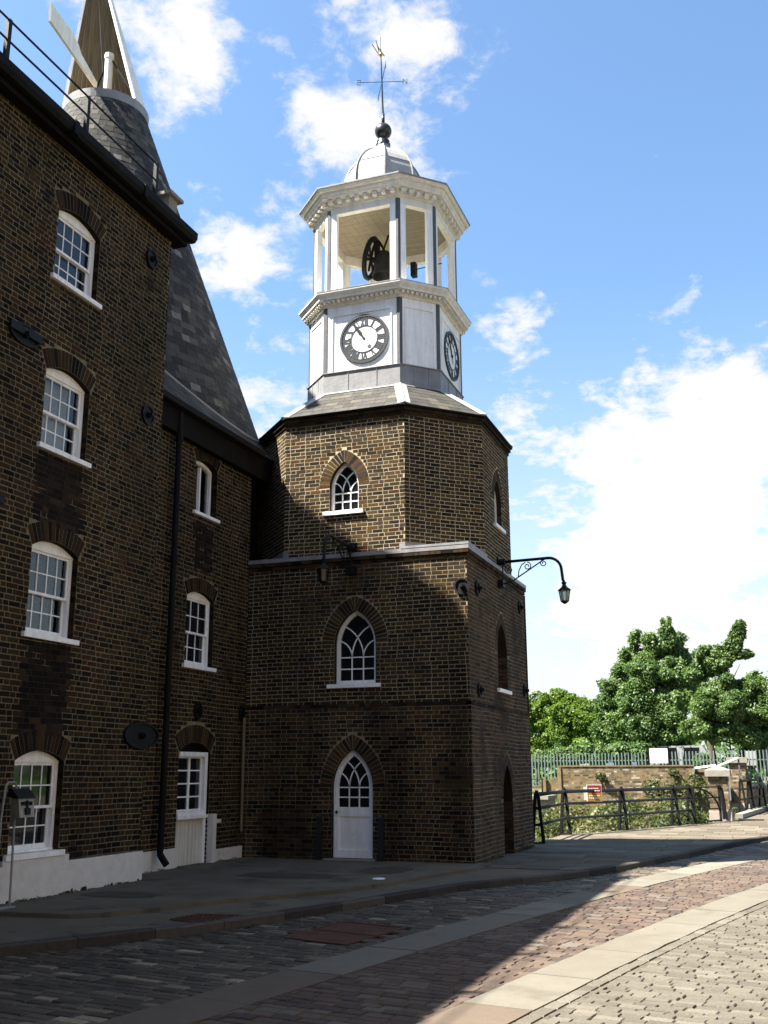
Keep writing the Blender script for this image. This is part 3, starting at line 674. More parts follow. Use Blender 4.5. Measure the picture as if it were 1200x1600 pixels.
# curvilinear frame of the wheel track
def cxy(y): return -5.15+.098*y+.0044*y*y
def tang(y):
    s_ = .098+.0088*y; L = math.hypot(1, s_); return np.array([s_/L, 1/L])
cy_l = [0.5]
while cy_l[-1] < 34: cy_l.append(cy_l[-1]+.02/math.hypot(1, .098+.0088*cy_l[-1]))
cy_l = np.array(cy_l)                       # y for arc length s = .02 * i
def curv(s_, o_):
    y = float(np.interp(s_/.02, np.arange(len(cy_l)), cy_l)); t = tang(y)
    return np.array([cxy(y)+t[1]*o_, y-t[0]*o_]), t
SMAX = .02*(len(cy_l)-1)
ZR = -.118
COVER = [(-5.08, 10.54), (-4.85, 11.87), (-4.0, 11.62), (-4.20, 10.29)]
def in_poly(p, poly):
    c = False; n = len(poly)
    for i in range(n):
        a, b = poly[i], poly[(i+1) % n]
        if (a[1] > p[1]) != (b[1] > p[1]) and p[0] < (b[0]-a[0])*(p[1]-a[1])/(b[1]-a[1])+a[0]: c = not c
    return c
def lay_setts(o0, o1, ln, wd, jl, jw, zt, smin, smax, seed, rough=.004, dark=0., skew=0.):
    rd = random.Random(seed); out = []
    s_ = smin; row = 0
    while s_ < smax:
        wrow = wd*rd.uniform(.88, 1.12); o_ = o0+(rd.random())*ln*.9-ln
        while o_ < o1:
            L = ln*rd.uniform(.75, 1.25); a, b = max(o_, o0), min(o_+L, o1); o_ += L+jl
            if b-a < .04: continue
            p, t = curv(s_+wrow/2+skew*((a+b)/2-o0), (a+b)/2)
            if p[0]-.08 < kerb_x(p[1])+.02 and p[1] < 28.6: 
                q = kerb_x(p[1])+.03
                if p[0]+(b-a)/2 < q+.05: continue
                b2 = (p[0]+(b-a)/2-q); p = np.array([q+b2/2, p[1]]); a, b = 0, b2
                if b2 < .04: continue
            if in_poly(p, COVER): continue
            nrm = np.array([t[1], -t[0], 0]); tt = np.array([t[0], t[1], 0]); h = .03
            tx, ty = rd.uniform(-.018, .018), rd.uniform(-.03, .03)
            up_ = np.array([0, 0, 1.]); nn = nrm+up_*tx; t3 = tt+up_*ty; up3 = np.cross(nn, t3); up3 /= np.linalg.norm(up3)
            yaw = rd.uniform(-.03, .03); nn = nn+t3*yaw
            z = zt+rd.uniform(-rough, rough)
            out.append((np.array([p[0], p[1], z-h]), np.stack([nn*(b-a)/2, t3*(wrow-jw)/2, up3*h], 1), rd.random(), True))
        s_ += wrow; row += 1
    return out
G1 = lay_setts(-3.6, -.30, .235, .115, .012, .014, ZR+.020, 4.6, SMAX, 1, .005)
pieces(G1, 'granite_sett', 'granite_setts', 'granite', road, tmpl='sett')
G2 = lay_setts(.30, 1.66, .20, .125, .014, .015, ZR+.018, 4.6, SMAX, 2, .004)
pieces(G2, 'red_sett', 'red_setts', 'red_granite', road, tmpl='sett')
G3 = lay_setts(2.375, 7.2, .20, .105, .010, .010, ZR+.016, 5.0, 26, 3, .006)
pieces(G3, 'pale_sett', 'pale_setts', 'pale_granite', road, tmpl='sett')
# pale bedding under the sunlit lanes
def curve_strip(name, o0, o1, s0, s1, z, m_):
    mb = MB(); ss = np.arange(s0, s1, .5); V = []
    for s_ in ss:
        for o_ in (o0, o1): p, _ = curv(s_, o_); V.append((p[0], p[1], z))
    mb.add(V, [(2*i, 2*i+1, 2*i+3, 2*i+2) for i in range(len(ss)-1)])
    return tag(mb.build(name, m_, None), kind='structure')
curve_strip('track_bedding', .29, 1.67, 1, SMAX, ZR+.004, 'pale_joint')
curve_strip('lane_bedding', 2.225, 7.3, 1, 26, ZR+.004, 'pale_joint')
# stone wheel tracks, slab by slab
def slabs(o0, o1, seed, label_first=None):
    rd = random.Random(seed); s_ = 1.0
    while s_ < SMAX-1:
        L = rd.uniform(.95, 1.5); mb = MB(); n = 3; A = []; B = []
        for k in range(n+1):
            ss = s_+.006+(L-.012)*k/n; A.append(curv(ss, o0+rd.uniform(-.008, .008))[0]); B.append(curv(ss, o1+rd.uniform(-.008, .008))[0])
        zt = ZR+.022+rd.uniform(-.003, .003); V = []
        for a, b in zip(A, B): V += [(a[0], a[1], zt), (b[0], b[1], zt), (a[0], a[1], zt-.05), (b[0], b[1], zt-.05)]
        fs = []
        for k in range(n): i = 4*k; j = i+4; fs += [(i, i+1, j+1, j), (i, j, j+2, i+2), (i+1, i+3, j+3, j+1)]
        fs += [(0, 2, 3, 1), (4*n, 4*n+1, 4*n+3, 4*n+2)]
        mb.add(V, fs, rd.random() if rd.random() > .18 else .02); mb.build('track_slab', 'slab_stone', road); s_ += L
slabs(-.29, .29, 11); slabs(1.67, 2.23, 12)
# single course of long bricks along the second track
ed = []
s_ = 4.6
while s_ < 24:
    L = random.uniform(.2, .3); p, t = curv(s_+L/2, 2.29); nrm = np.array([t[1], -t[0], 0]); tt = np.array([t[0], t[1], 0])
    ed.append((np.array([p[0], p[1], ZR+.014-.03+random.uniform(-.004, .004)]), np.stack([nrm*.058, tt*(L/2-.006), np.array([0, 0, .03])], 1), random.random(), True)); s_ += L
pieces(ed, 'edging_sett', 'edging_setts', 'pale_granite', road, tmpl='sett')
# kerb stones
y = -6.0; kp = []
pts = [(kerb_x(v), v) for v in np.arange(-8, 28.61, .2)]+SR
acc_l = [0]
for a, b in zip(pts, pts[1:]): acc_l.append(acc_l[-1]+math.hypot(b[0]-a[0], b[1]-a[1]))
def kpt(s_): return np.array([np.interp(s_, acc_l, [p[0] for p in pts]), np.interp(s_, acc_l, [p[1] for p in pts])])
s_ = 0
while s_ < acc_l[-1]-28:
    L = random.uniform(.7, 1.05); n = 2; V = []
    hi = -.002
    for k in range(n+1):
        c = kpt(s_+.006+(L-.012)*k/n); d = kpt(s_+L*k/n+.1)-kpt(s_+L*k/n-.1); d /= np.linalg.norm(d); nr = np.array([-d[1], d[0]])
        a = c-nr*.012; b = c+nr*.15
        V += [(a[0], a[1], -.15), (a[0], a[1], hi-.014), (a[0]+nr[0]*.014, a[1]+nr[1]*.014, hi), (b[0], b[1], hi), (b[0], b[1], -.10)]
    fs = []
    for k in range(n):
        i = 5*k; j = i+5
        for e in range(4): fs.append((i+e, j+e, j+e+1, i+e+1))
    fs += [(0, 1, 2, 3, 4), tuple(5*n+e for e in (4, 3, 2, 1, 0))]
    mb = MB(); mb.add(V, fs, random.random()); mb.build('kerb_stone', 'kerb', pav); s_ += L
# york stone flags beyond the tower
yy = 18.0; k = 0; 
while yy < 37:
    dy = random.uniform(.55, .75)
    x1a, x1b = (kerb_x(yy), kerb_x(yy+dy)) if yy < 28 else (float(np.interp(yy, [27, 28.6, 30.2, 31.8, 33.4, 35.4, 37.5], [-.7, -.3, .35, 1.4, 3.2, 6.5, 12])),)*2
    ry = [23.6, 27.6, 30.1, 32.95, 36.2, 37.2, 39.6]; rx = [-5.3, -5.25, -4.05, -2.95, -1.7, -1.3, -1.15]
    x0 = float(np.interp(yy+dy, ry, rx))+.02 if yy > 23 else -5.02
    x1a -= .17; x1b -= .17; x = x0+random.uniform(-.3, 0); xe = min(x1a, x1b, 2.5)
    while x < xe-.05:
        L = random.uniform(.6, 1.1); a = max(x, x0); b = x+L
        if b > xe-.25: b = xe; 
        if b-a > .1:
            zt = -.002+random.uniform(-.003, .002); e = .006; last = b >= xe and xe < 2.4
            xa, xb = (x1a, x1b) if last else (b-e, b-e)
            mb = MB(); mb.add([(a+e, yy+e, zt), (xa, yy+e, zt), (xb, yy+dy-e, zt), (a+e, yy+dy-e, zt), (a+e, yy+e, zt-.03), (xa, yy+e, zt-.03), (xb, yy+dy-e, zt-.03), (a+e, yy+dy-e, zt-.03)],
                              [(0, 1, 2, 3), (0, 4, 5, 1), (1, 5, 6, 2), (2, 6, 7, 3), (3, 7, 4, 0)], random.random())
            mb.build('paving_slab', 'york_stone', pav)
        if b >= xe: break
        x = b
    yy += dy
# iron covers
mb = MB(); ic = [np.array(p) for p in COVER]; cc = sum(ic)/4
q = [cc+(p-cc)*.985 for p in ic]
mb.add([(*p, ZR+.020) for p in q]+[(*p, ZR-.03) for p in q], [(3, 2, 1, 0), (0, 1, 5, 4), (1, 2, 6, 5), (2, 3, 7, 6), (3, 0, 4, 7)])
cov_o = mb.build('manhole_cover', 'rust_iron', road)
fr = MB()
for i in range(4):
    a, b = q[i], q[(i+1) % 4]; a2, b2 = cc+(a-cc)*.93, cc+(b-cc)*.93
    fr.add([(*a, ZR+.028), (*b, ZR+.028), (*b2, ZR+.028), (*a2, ZR+.028), (*a, ZR), (*b, ZR), (*b2, ZR), (*a2, ZR)], [(0, 1, 2, 3), (0, 4, 5, 1), (2, 6, 7, 3)])
m1, m2 = (q[0]+q[1])/2*.0+q[0]*.5+q[1]*.5, q[2]*.5+q[3]*.5
dn = (m2-m1)/np.linalg.norm(m2-m1); pn = np.array([-dn[1], dn[0]])*.02
fr.add([(*(m1+pn), ZR+.026), (*(m1-pn), ZR+.026), (*(m2-pn), ZR+.026), (*(m2+pn), ZR+.026)], [(0, 1, 2, 3)])
fr.build('cover_frame', 'rust_iron', cov_o)
gr = MB(); GQ = [np.array(p) for p in [(-6.53, 10.76), (-6.44, 11.25), (-5.92, 11.35), (-5.98, 10.58)]]
gr.add([(*p, -.006) for p in GQ]+[(*p, -.05) for p in GQ], [(3, 2, 1, 0), (0, 1, 5, 4), (1, 2, 6, 5), (2, 3, 7, 6), (3, 0, 4, 7)])
go = gr.build('drain_grate', 'rust_iron', pav)
st_ = MB()
for k in range(9):
    for j in range(6):
        a = GQ[0]+(GQ[3]-GQ[0])*(k+.5)/9; b = GQ[1]+(GQ[2]-GQ[1])*(k+.5)/9; p = a+(b-a)*(j+.5)/6
        st_.box((p[0]-.016, p[1]-.03, -.007), (p[0]+.016, p[1]+.03, .003))
st_.build('grate_studs', 'rust_iron', go)
mb = MB(); mb.lathe([(0, .042), (.085, .044), (.095, .040), (.097, .033)], (-5.71, 15.27, 0), 20)
tag(mb.build('paper_plate', 'white_paint', None, smooth=False), 'small round white disc lying on the dark footway in front of the arched door', 'disc')

# ================================================================ BRICK MILL (left)
XM, XS, YF = -9.05, -9.60, 18.29
mill = thing('brick_mill', 'tall dark brick mill at left with four white sash windows above one another', 'building', (XM, 8, 0))
stm = Store()
opsM = []
for (zb, zs) in ((8.47, 9.52), (5.96, 7.05), (3.38, 4.54), (.60, 1.74)):
    opsM.append(Opening('seg', 11.545, 1.0, zb, zs, .13, ring=.27))
opsB = [Opening('seg', c_, 1.05, zb, zs, .13, ring=.27) for c_ in (7.6, 3.4) for (zb, zs) in ((8.47, 9.52), (5.96, 7.05), (3.38, 4.54), (.60, 1.74))]
uM, nM = (0, 1), (1, 0)
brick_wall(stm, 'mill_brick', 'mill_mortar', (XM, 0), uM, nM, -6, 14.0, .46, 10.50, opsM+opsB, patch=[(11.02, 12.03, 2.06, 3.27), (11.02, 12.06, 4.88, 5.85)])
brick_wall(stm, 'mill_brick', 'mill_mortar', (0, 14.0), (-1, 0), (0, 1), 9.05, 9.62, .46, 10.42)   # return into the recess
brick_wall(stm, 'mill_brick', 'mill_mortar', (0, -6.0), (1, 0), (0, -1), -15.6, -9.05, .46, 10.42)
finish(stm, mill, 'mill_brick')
FM = frame((XM, 0, 0), uM, nM)
for i, op in enumerate(opsM): sash_window(FM, op, mill, blind=(None, 'white', 'slat', None)[i])
for op in opsB: sash_window(FM, op, mill, blind=None)
# plinth
mb = MB(); zt = .462
mb.box((XM-.2, -6, -.05), (XM+.035, 11.03-.1, zt+.0)); mb.box((XM-.2, 10.93, -.05), (XM+.037, 12.24, .53)); mb.box((XM-.2, 12.24, -.05), (XM+.035, 14.03, .445))
mb.build('plinth', 'whitewash', mill)
# body behind the wall (rear, core) so it is solid from elsewhere
mb = MB(); mb.box((-15.6, -5.9, 0), (XM-.62, 13.95, 10.4)); mb.build('wall_core', 'room_dark', mill)
# eaves: soffit board, gutter, brackets
mb = MB(); mb.box((XM-.1, -6.1, 10.50), (-8.88, 14.25, 10.58)); mb.build('soffit', 'black_board', mill)
mb = MB()
prof = [(-8.90, 10.60), (-8.90, 10.70), (-8.90, 10.76), (-8.87, 10.76), (-8.86, 10.66), (-8.80, 10.63), (-8.76, 10.67), (-8.75, 10.76), (-8.72, 10.76), (-8.725, 10.65), (-8.77, 10.59), (-8.83, 10.58)]
mb.add([(a, -6.1, c) for a, c in prof]+[(a, 14.33, c) for a, c in prof], [(i, (i+1) % 12, 12+(i+1) % 12, 12+i) for i in range(12)]+[tuple(range(11, -1, -1)), tuple(range(12, 24))])
gt = mb.build('gutter', 'gutter_black', mill)
mb = MB()
for yy in np.arange(-5.5, 14.3, 1.82): mb.box((-8.91, yy-.05, 10.565), (-8.71, yy+.05, 10.60)); mb.box((-8.73, yy-.05, 10.6), (-8.705, yy+.05, 10.775))
mb.build('gutter_joints', 'gutter_black', gt)
# lead flat; unseen slate roof block, added and shaped to shadow the tower
mb = MB(); mb.box((-15.6, -6.05, 10.60), (-8.93, 14.1, 10.70)); mb.build('lead_flat', 'dark_lead', mill)
shade_block = MB(); RP = [(-13.1, 10.7), (-13.13, 17.8), (-13.4, 18.72), (-17.0, 21.4), (-20.2, 19.0), (-20.5, 17.85), (-20.5, 10.7)]
shade_block.add([(a, -5.5, c) for a, c in RP]+[(a, 13.3, c) for a, c in RP], [(i, i+1, 8+i, 7+i) for i in range(6)]+[tuple(range(7)), tuple(range(13, 6, -1))], .3)
shade_block.build('roof', 'slate', mill)  # out-of-view block, its outline set by the shadow it throws
mb = MB(); mb.box((-20.4, -5.4, 0), (-15.6, 13.2, 10.7)); mb.build('rear_wing', 'mill_brick', mill)
# stone kneeler at the eaves end
mb = MB(); mb.box((-9.34, 13.86, 10.7), (-9.04, 14.12, 11.32)); kn = mb.build('stone_pier', 'stone', mill)
mb = MB(); mb.box((-9.42, 13.78, 11.32), (-8.96, 14.20, 11.38)); mb.box((-9.36, 13.84, 11.38), (-9.02, 14.14, 11.42)); mb.build('pier_cap', 'stone', kn)
# wall anchor plates
def anchor(F, u_, z_, r_, parent, oval=None, bar=False):
    mb = MB(); n = 24; a_, b_ = (r_, r_) if oval is None else oval
    c1 = [(u_+a_*math.cos(2*math.pi*k/n), z_+b_*math.sin(2*math.pi*k/n)) for k in range(n)]
    c2 = [(u_+(a_-.03)*math.cos(2*math.pi*k/n), z_+(b_-.03)*math.sin(2*math.pi*k/n)) for k in range(n)]
    mb.prism(c1, F, 0, .022); mb.band(c1, c2, F, .022, .045, closed=True)
    c3 = [(u_+.05*math.cos(2*math.pi*k/10), z_+.05*math.sin(2*math.pi*k/10)) for k in range(10)]
    mb.prism(c3, F, .02, .085); mb.prism([(u_-.028, z_-.028), (u_+.028, z_-.028), (u_+.028, z_+.028), (u_-.028, z_+.028)], F, .08, .12)
    if bar: mb.obox(F, (u_-a_-.02, .03, z_-.02), (u_+a_+.02, .07, z_+.09))
    return mb.build('anchor_plate', 'black_iron', parent)
anchor(FM, 13.42, 9.88, .16, mill); anchor(FM, 13.55, 7.18, .17, mill); anchor(FM, 10.52, 7.33, 0, mill, oval=(.30, .15), bar=True)
anchor(FM, 10.05, 4.95, 0, mill, oval=(.30, .17), bar=True); anchor(FM, 13.84, 2.13, 0, mill, oval=(.46, .20))
# railing on the flat roof
rl = MB(); posts_y = [4.35, 6.2, 8.02, 9.87, 11.70, 13.66]
for yy in posts_y:
    p = MB(); p.box((-9.235, yy-.035, 10.7), (-9.175, yy+.035, 11.86)); p.build('railing_post', 'black_iron', mill)
for z_ in (11.85, 11.53): rl.tube([(-9.2, 1.0, z_), (-9.2, 13.68, z_)], .017, 6)
rl.build('handrail', 'black_iron', mill)

# ================================================================ BUILDINGS ACROSS THE LANE (they shade the yard and show in the panes)
def street_house(label, x0, x1, y0, y1, h, face):
    t = thing('street_house', label, 'building', ((x0+x1)/2, (y0+y1)/2, 0), 'buildings across the lane')
    s = Store()
    if face == 'W': o, u, n, a, b = (x0, 0), (0, -1), (-1, 0), -y1, -y0
    else: o, u, n, a, b = (0, y1), (-1, 0), (0, 1), -x1, -x0
    F = frame((*o, 0), u, n); wl = MB(); c = a+1.6; ops = []
    while c < b-1.2:
        for z in (1.0, 4.1, 7.2, 10.3): ops.append(Opening('seg', c, 1.1, z, z+1.7, .14, ring=0))
        c += 2.7
    allp = [(a, -.2), (b, -.2), (b, h), (a, h)]; loops = [[Vector((p, q, 0)) for p, q in allp]]
    for op in ops: L = op.outline(0); loops.append([Vector((p, q, 0)) for p, q in L]); allp = allp+L
    wl.add([F(p, 0, q) for p, q in allp], [tuple(q) for q in tessellate_polygon(loops)]); wl.build('wall', 'street_brick', t)
    for op in ops:
        mb = MB(); mb.band(op.outline(0), op.outline(.09), F, -.08, -.2); mb.obox(F, (op.uc-.5, -.18, op.zb+.85), (op.uc+.5, -.1, op.zb+.93)); mb.obox(F, (op.uc-.02, -.17, op.zb), (op.uc+.02, -.11, op.zs)); mb.obox(F, (op.uc-.6, -.2, op.zb-.08), (op.uc+.6, .06, op.zb)); w_ = mb.build('window', 'white_paint', t)
        mb = MB(); mb.prism(op.outline(.02), F, -.2, -.16); mb.build('pane', 'dark_glass', w_)
    mb = MB(); mb.box((x0+.25, y0+.25, 0), (x1-.25, y1-.25, h-.1)); mb.build('wall_core', 'street_brick', t)
    mb = MB(); e = .3; xm = (x0+x1)/2; ym = (y0+y1)/2
    P = [(x0-e, y0-e, h), (x1+e, y0-e, h), (x1+e, y1+e, h), (x0-e, y1+e, h)]
    P += [(xm, y0+3, h+2.6), (xm, y1-3, h+2.6)] if y1-y0 > x1-x0 else [(x0+3, ym, h+2.6), (x1-3, ym, h+2.6)]
    mb.add(P, [(0, 1, 4), (1, 2, 5, 4), (2, 3, 5), (3, 0, 4, 5), (0, 3, 2, 1)] if y1-y0 > x1-x0 else [(3, 0, 4), (0, 1, 5, 4), (1, 2, 5), (2, 3, 4, 5), (0, 3, 2, 1)], .5); mb.build('roof', 'slate', t)
street_house('long brown brick house facing the mill across the lane, out of view', 5.6, 13.5, -22, 17, 14.5, 'W')
street_house('brown brick house closing the lane behind the viewer, out of view', -9, 5.4, -24, -12, 14.5, 'N')

# ================================================================ KILN (recessed wall with cone roof)
kiln = thing('oast_kiln', 'recessed brick kiln beside the tower with a tall slate cone roof and white cowl', 'building', (XS, 16, 0))
stk = Store()
opK1 = Opening('seg', 16.47, .80, 6.24, 7.18, .10, ring=.24); opK2 = Opening('seg', 16.43, .98, 3.44, 4.66, .12, ring=.25); opKd = Opening('seg', 16.44, 1.08, 0, 1.93, .17, ring=.30)
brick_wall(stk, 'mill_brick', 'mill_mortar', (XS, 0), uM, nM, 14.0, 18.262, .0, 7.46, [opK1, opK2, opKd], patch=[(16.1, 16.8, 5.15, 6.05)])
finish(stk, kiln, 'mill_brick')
FK = frame((XS, 0, 0), uM, nM)
sash_window(FK, opK2, kiln, cols=3, zr=None)
# narrow light
op = opK1; fr = MB(); fr.band(op.outline(0), op.outline(.06), FK, -.13, -.22); fr.obox(FK, (op.uc-.39, -.22, op.zb), (op.uc+.39, -.125, op.zb+.06)); fr.obox(FK, (op.uc-.02, -.2, op.zb+.06), (op.uc+.02, -.14, op.zs))
wd_ = fr.build('window', 'white_paint', kiln)
for s_ in (-1, 1):
    mb = MB(); mb.obox(FK, (op.uc+(s_*.19)-.15, -.19, op.zb+.06), (op.uc+(s_*.19)+.15, -.185, op.zs+.05)); mb.build('pane', 'window_glass', wd_)
mb = MB(); mb.prism(op.outline(.005), FK, -.45, -.44); mb.build('dark_lining', 'room_dark', wd_)
mb = MB(); mb.obox(FK, (op.uc-.33, -.3, op.zb+.06), (op.uc+.05, -.29, op.zs)); mb.build('blind', 'blind_white', wd_)
mb = MB(); mb.obox(FK, (op.uc-.46, -.13, op.zb-.06), (op.uc+.48, .05, op.zb-.002)); mb.build('sill', 'white_paint', wd_)
# hatch: glazed light above boards
mb = MB(); x0, x1 = 15.93, 16.95
mb.obox(FK, (x0, -.2, .0), (x0+.07, -.08, 1.93)); mb.obox(FK, (x1-.09, -.2, 0), (x1, -.03, 1.93)); mb.obox(FK, (x0+.07, -.2, 1.85), (x1-.09, -.03, 1.93)); mb.obox(FK, (x0+.07, -.2, .86), (x1-.09, -.03, .93))
mb.obox(FK, (x0, -.04, .80), (x1, .01, .858))
dr = mb.build('hatch', 'white_paint', kiln)
mb = MB(); gx0, gx1 = x0+.07, x1-.09
mb.obox(FK, (gx0, -.14, .93), (gx0+.04, -.10, 1.85)); mb.obox(FK, (gx1-.04, -.14, .93), (gx1, -.10, 1.85)); mb.obox(FK, ((gx0+gx1)/2-.03, -.14, .93), ((gx0+gx1)/2+.03, -.098, 1.85))
for k in range(0, 5): zc_ = .945+.89*k/4; mb.obox(FK, (gx0, -.138, zc_-.012), (gx1, -.102, zc_+.012))
mb.build('casement', 'white_paint', dr)
for c_ in range(2):
    for r_ in range(4):
        a0 = gx0+.04 if c_ == 0 else (gx0+gx1)/2+.03; a1 = (gx0+gx1)/2-.03 if c_ == 0 else gx1-.04
        mb = MB(); mb.obox(FK, (a0, -.125, .957+.2225*r_), (a1, -.12, 1.155+.2225*r_)); mb.build('pane', 'dark_glass', dr)
nb_ = 7
for k in range(nb_):
    a0 = gx0+(gx1-gx0)*k/nb_; mb = MB(); mb.obox(FK, (a0+.003, -.15, .02), (a0+(gx1-gx0)/nb_-.003, -.10+random.uniform(-.004, .004), .858)); mb.build('board', 'board_paint', dr)
mb = MB(); mb.prism(opKd.outline(.005), FK, -.22, -.21); mb.build('dark_lining', 'room_dark', dr)
# painted plinth, with a low buttress
mb = MB(); mb.box((XS-.1, 14.0, -.05), (XS+.035, 15.92, .35)); mb.box((XS-.1, 17.12, -.05), (XS+.03, 18.25, .24));
mb.build('plinth', 'whitewash', kiln)
mb = MB(); mb.box((XS-.1, 16.98, -.05), (XS+.10, 17.118, .86)); mb.box((XS-.02, 17.118, .70), (XS+.08, 17.32, .76)); mb.build('buttress', 'whitewash', kiln)
# black fascia + eaves
mb = MB(); mb.box((XS-.05, 13.9, 7.44), (-9.46, 18.9, 7.90)); mb.build('fascia', 'black_board', kiln)
mb = MB(); g0 = [(-9.47, 7.86), (-9.33, 7.88), (-9.32, 7.98), (-9.35, 7.98), (-9.36, 7.92), (-9.44, 7.92), (-9.45, 7.98), (-9.47, 7.98)]
mb.add([(a, 13.9, c) for a, c in g0]+[(a, 18.34, c) for a, c in g0], [(i, (i+1) % 8, 8+(i+1) % 8, 8+i) for i in range(8)]+[tuple(range(7, -1, -1)), tuple(range(8, 16))]); mb.build('gutter', 'gutter_black', kiln)
# eaves slope (slated) leaning back to the cone
ev = MB(); ev.add([(-9.40, 13.6, 7.93), (-9.40, 19.8, 7.93), (-13.2, 19.8, 11.73), (-13.2, 13.6, 11.73), (-13.2, 19.8, 7.9), (-13.2, 13.6, 7.9)], [(0, 1, 2, 3), (1, 4, 2), (0, 3, 5), (0, 5, 4, 1)], .2); ev.build('eaves_roof', 'slate_backing', kiln)
sl = []
nrm = np.array([1, 0, 1])/math.sqrt(2); dwn = np.array([1, 0, -1])/math.sqrt(2)
for r in range(12):
    d = .06+r*.19; yy = 13.7+(r % 2)*.13
    while yy < 19.3:
        w_ = random.uniform(.22, .30); c = np.array([-9.40, yy+w_/2, 7.93])-dwn*(d+.06)+nrm*.012
        tlt = dwn*math.cos(.03)-nrm*math.sin(-.03)*0+nrm*(-.03)
        sl.append((c, np.stack([np.array([0, w_/2-.003, 0]), (dwn+nrm*.02)*.118, nrm*.003], 1), random.random()**1.3*.9, True)); yy += w_
pieces(sl, 'eaves_slate', 'eaves_slates', 'slate', kiln, limit=120)
# cone
CC = (-14.05, 18.58); Z0, R0, Z1, R1 = 7.9, 4.15+(4.15-.94)/(17.2-8.3)*.4, 17.2, .94
mb = MB(); mb.lathe([(R0, Z0), (R1, Z1)], (CC[0], CC[1], 0), 64, tone=.2); mb.build('cone', 'slate_backing', kiln)
sl = []; slope = (R0-R1)/(Z1-Z0); ln = math.hypot(1, slope); rowh = .185
nrow = int((Z1-Z0)*ln/rowh)
for r in range(nrow+1):
    z = Z0+r*rowh/ln+.08; rad = R0-(z-Z0)*slope
    if z > Z1-.02: break
    wt = .24 if rad > 2 else .19
    cnt = max(12, int(2*math.pi*rad/wt)); off = random.random()
    cuts = np.sort((np.arange(cnt)+rng.uniform(-.16, .16, cnt)+off))/cnt*2*math.pi
    for k in range(cnt):
        a0, a1 = cuts[k], cuts[(k+1) % cnt]+(2*math.pi if k == cnt-1 else 0); an = (a0+a1)/2
        er = np.array([math.cos(an), math.sin(an), 0]); nr = (er+np.array([0, 0, slope]))/ln; dn_ = (er*slope-np.array([0, 0, 1]))/ln; tg = np.array([-math.sin(an), math.cos(an), 0])
        hw = rad*math.tan((a1-a0)/2)-.0025
        c = np.array([CC[0], CC[1], 0])+er*rad+np.array([0, 0, z])+nr*(.008+random.uniform(0, .002))
        tone = random.random()**1.4*.93
        if random.random() < .035: tone = 1.
        sl.append((c, np.stack([tg*hw, (dn_+nr*.022)*.108, nr*.0025], 1), tone, True))
pieces(sl, 'slate', 'slates', 'slate', kiln)
# lead flashing where cone meets eaves slope
fl = []
for k in range(26):
    Y_ = 15.2+(19.6-15.2)*k/25
    lo, hi = -13.1, -9.41
    for _ in range(40):
        mid = (lo+hi)/2; zpl = 7.93+(-9.40-mid); rr_ = R0-(zpl-Z0)*slope
        if math.hypot(mid-CC[0], Y_-CC[1]) < rr_+.02: lo = mid
        else: hi = mid
    fl.append((lo+.03, Y_, 7.93+(-9.40-lo)+.015))
mb = MB(); mb.tube(fl, .035, 6); mb.build('flashing', 'lead_pale', kiln)
# curb under the cowl
mb = MB(); mb.lathe([(.97, 17.02), (1.02, 17.04), (1.03, 17.26), (1.0, 17.28), (.9, 17.28)], (CC[0], CC[1], 0), 48); mb.build('cowl_curb', 'lead', kiln, smooth=False)
mb = MB(); mb.lathe([(.9, 17.28), (0, 17.29)], (CC[0], CC[1], 0), 32); mb.build('curb_floor', 'wood_brown', kiln)
# cowl: leaning half cone of white boards, open towards the yard
cowl = thing('roof_cowl', 'white wooden cowl with a brown boarded inside on top of the slate cone', 'cowl', (CC[0], CC[1], 17.3))
AP = np.array([-14.85, 18.72, 22.6]); BC = np.array([CC[0], CC[1], 17.29])
aR, aL = math.radians(-12), math.radians(-143)+2*math.pi
nb_ = 20
for k in range(nb_):
    a0, a1 = aR+(aL-aR)*k/nb_, aR+(aL-aR)*(k+1)/nb_; mb = MB(); g = .004; V = []
    for t_, rr_ in ((0, 1.0), (.93, .07)):
        c = BC+(AP-BC)*t_
        for a_ in (a0+g, a1-g):
            e = np.array([math.cos(a_), math.sin(a_), 0]); V += [c+e*rr_, c+e*(rr_-.03 if rr_ > .1 else rr_*.6)]
    # V: bottom a0 out,in ; a1 out,in ; top a0 out,in ; a1 out,in
    mb.add(V, [(0, 2, 6, 4), (1, 5, 7, 3), (0, 4, 5, 1), (2, 3, 7, 6), (0, 1, 3, 2), (4, 6, 7, 5)], mi=0)
    mb.mi[1] = 1; mb.build('cowl_board', ['dull_white_paint', 'wood_brown'], cowl)
mb = MB()
for a_ in (aR, aL):
    e = np.array([math.cos(a_), math.sin(a_), 0]); tg = np.array([-math.sin(a_), math.cos(a_), 0])*(-1 if a_ == aR else 1)
    for t_ in (0,):
        b0, b1 = BC+e*1.005, BC+(AP-BC)*.93+e*.09
        mb.add([b0-tg*.0+e*.03, b0-e*.05, b0-e*.05+tg*.05, b0+e*.03+tg*.05, b1+e*.03, b1-e*.03, b1-e*.03+tg*.04, b1+e*.03+tg*.04], UF_)
mb.build('cowl_edge', 'white_paint', cowl)
mb = MB(); mb.lathe([(.09, 0), (.02, .35), (0, .36)], tuple(AP-np.array([.0, 0, .42])), 12); mb.build('cowl_tip', 'dull_white_paint', cowl)
mb = MB(); mb.tube([(CC[0], CC[1], 17.2), (CC[0]-.02, CC[1], 18.82)], .10, 14); mb.tube([(CC[0]-.02, CC[1], 18.82), (CC[0]-.02, CC[1], 18.95)], .115, 14); mb.build('king_post', 'dull_white_paint', cowl)
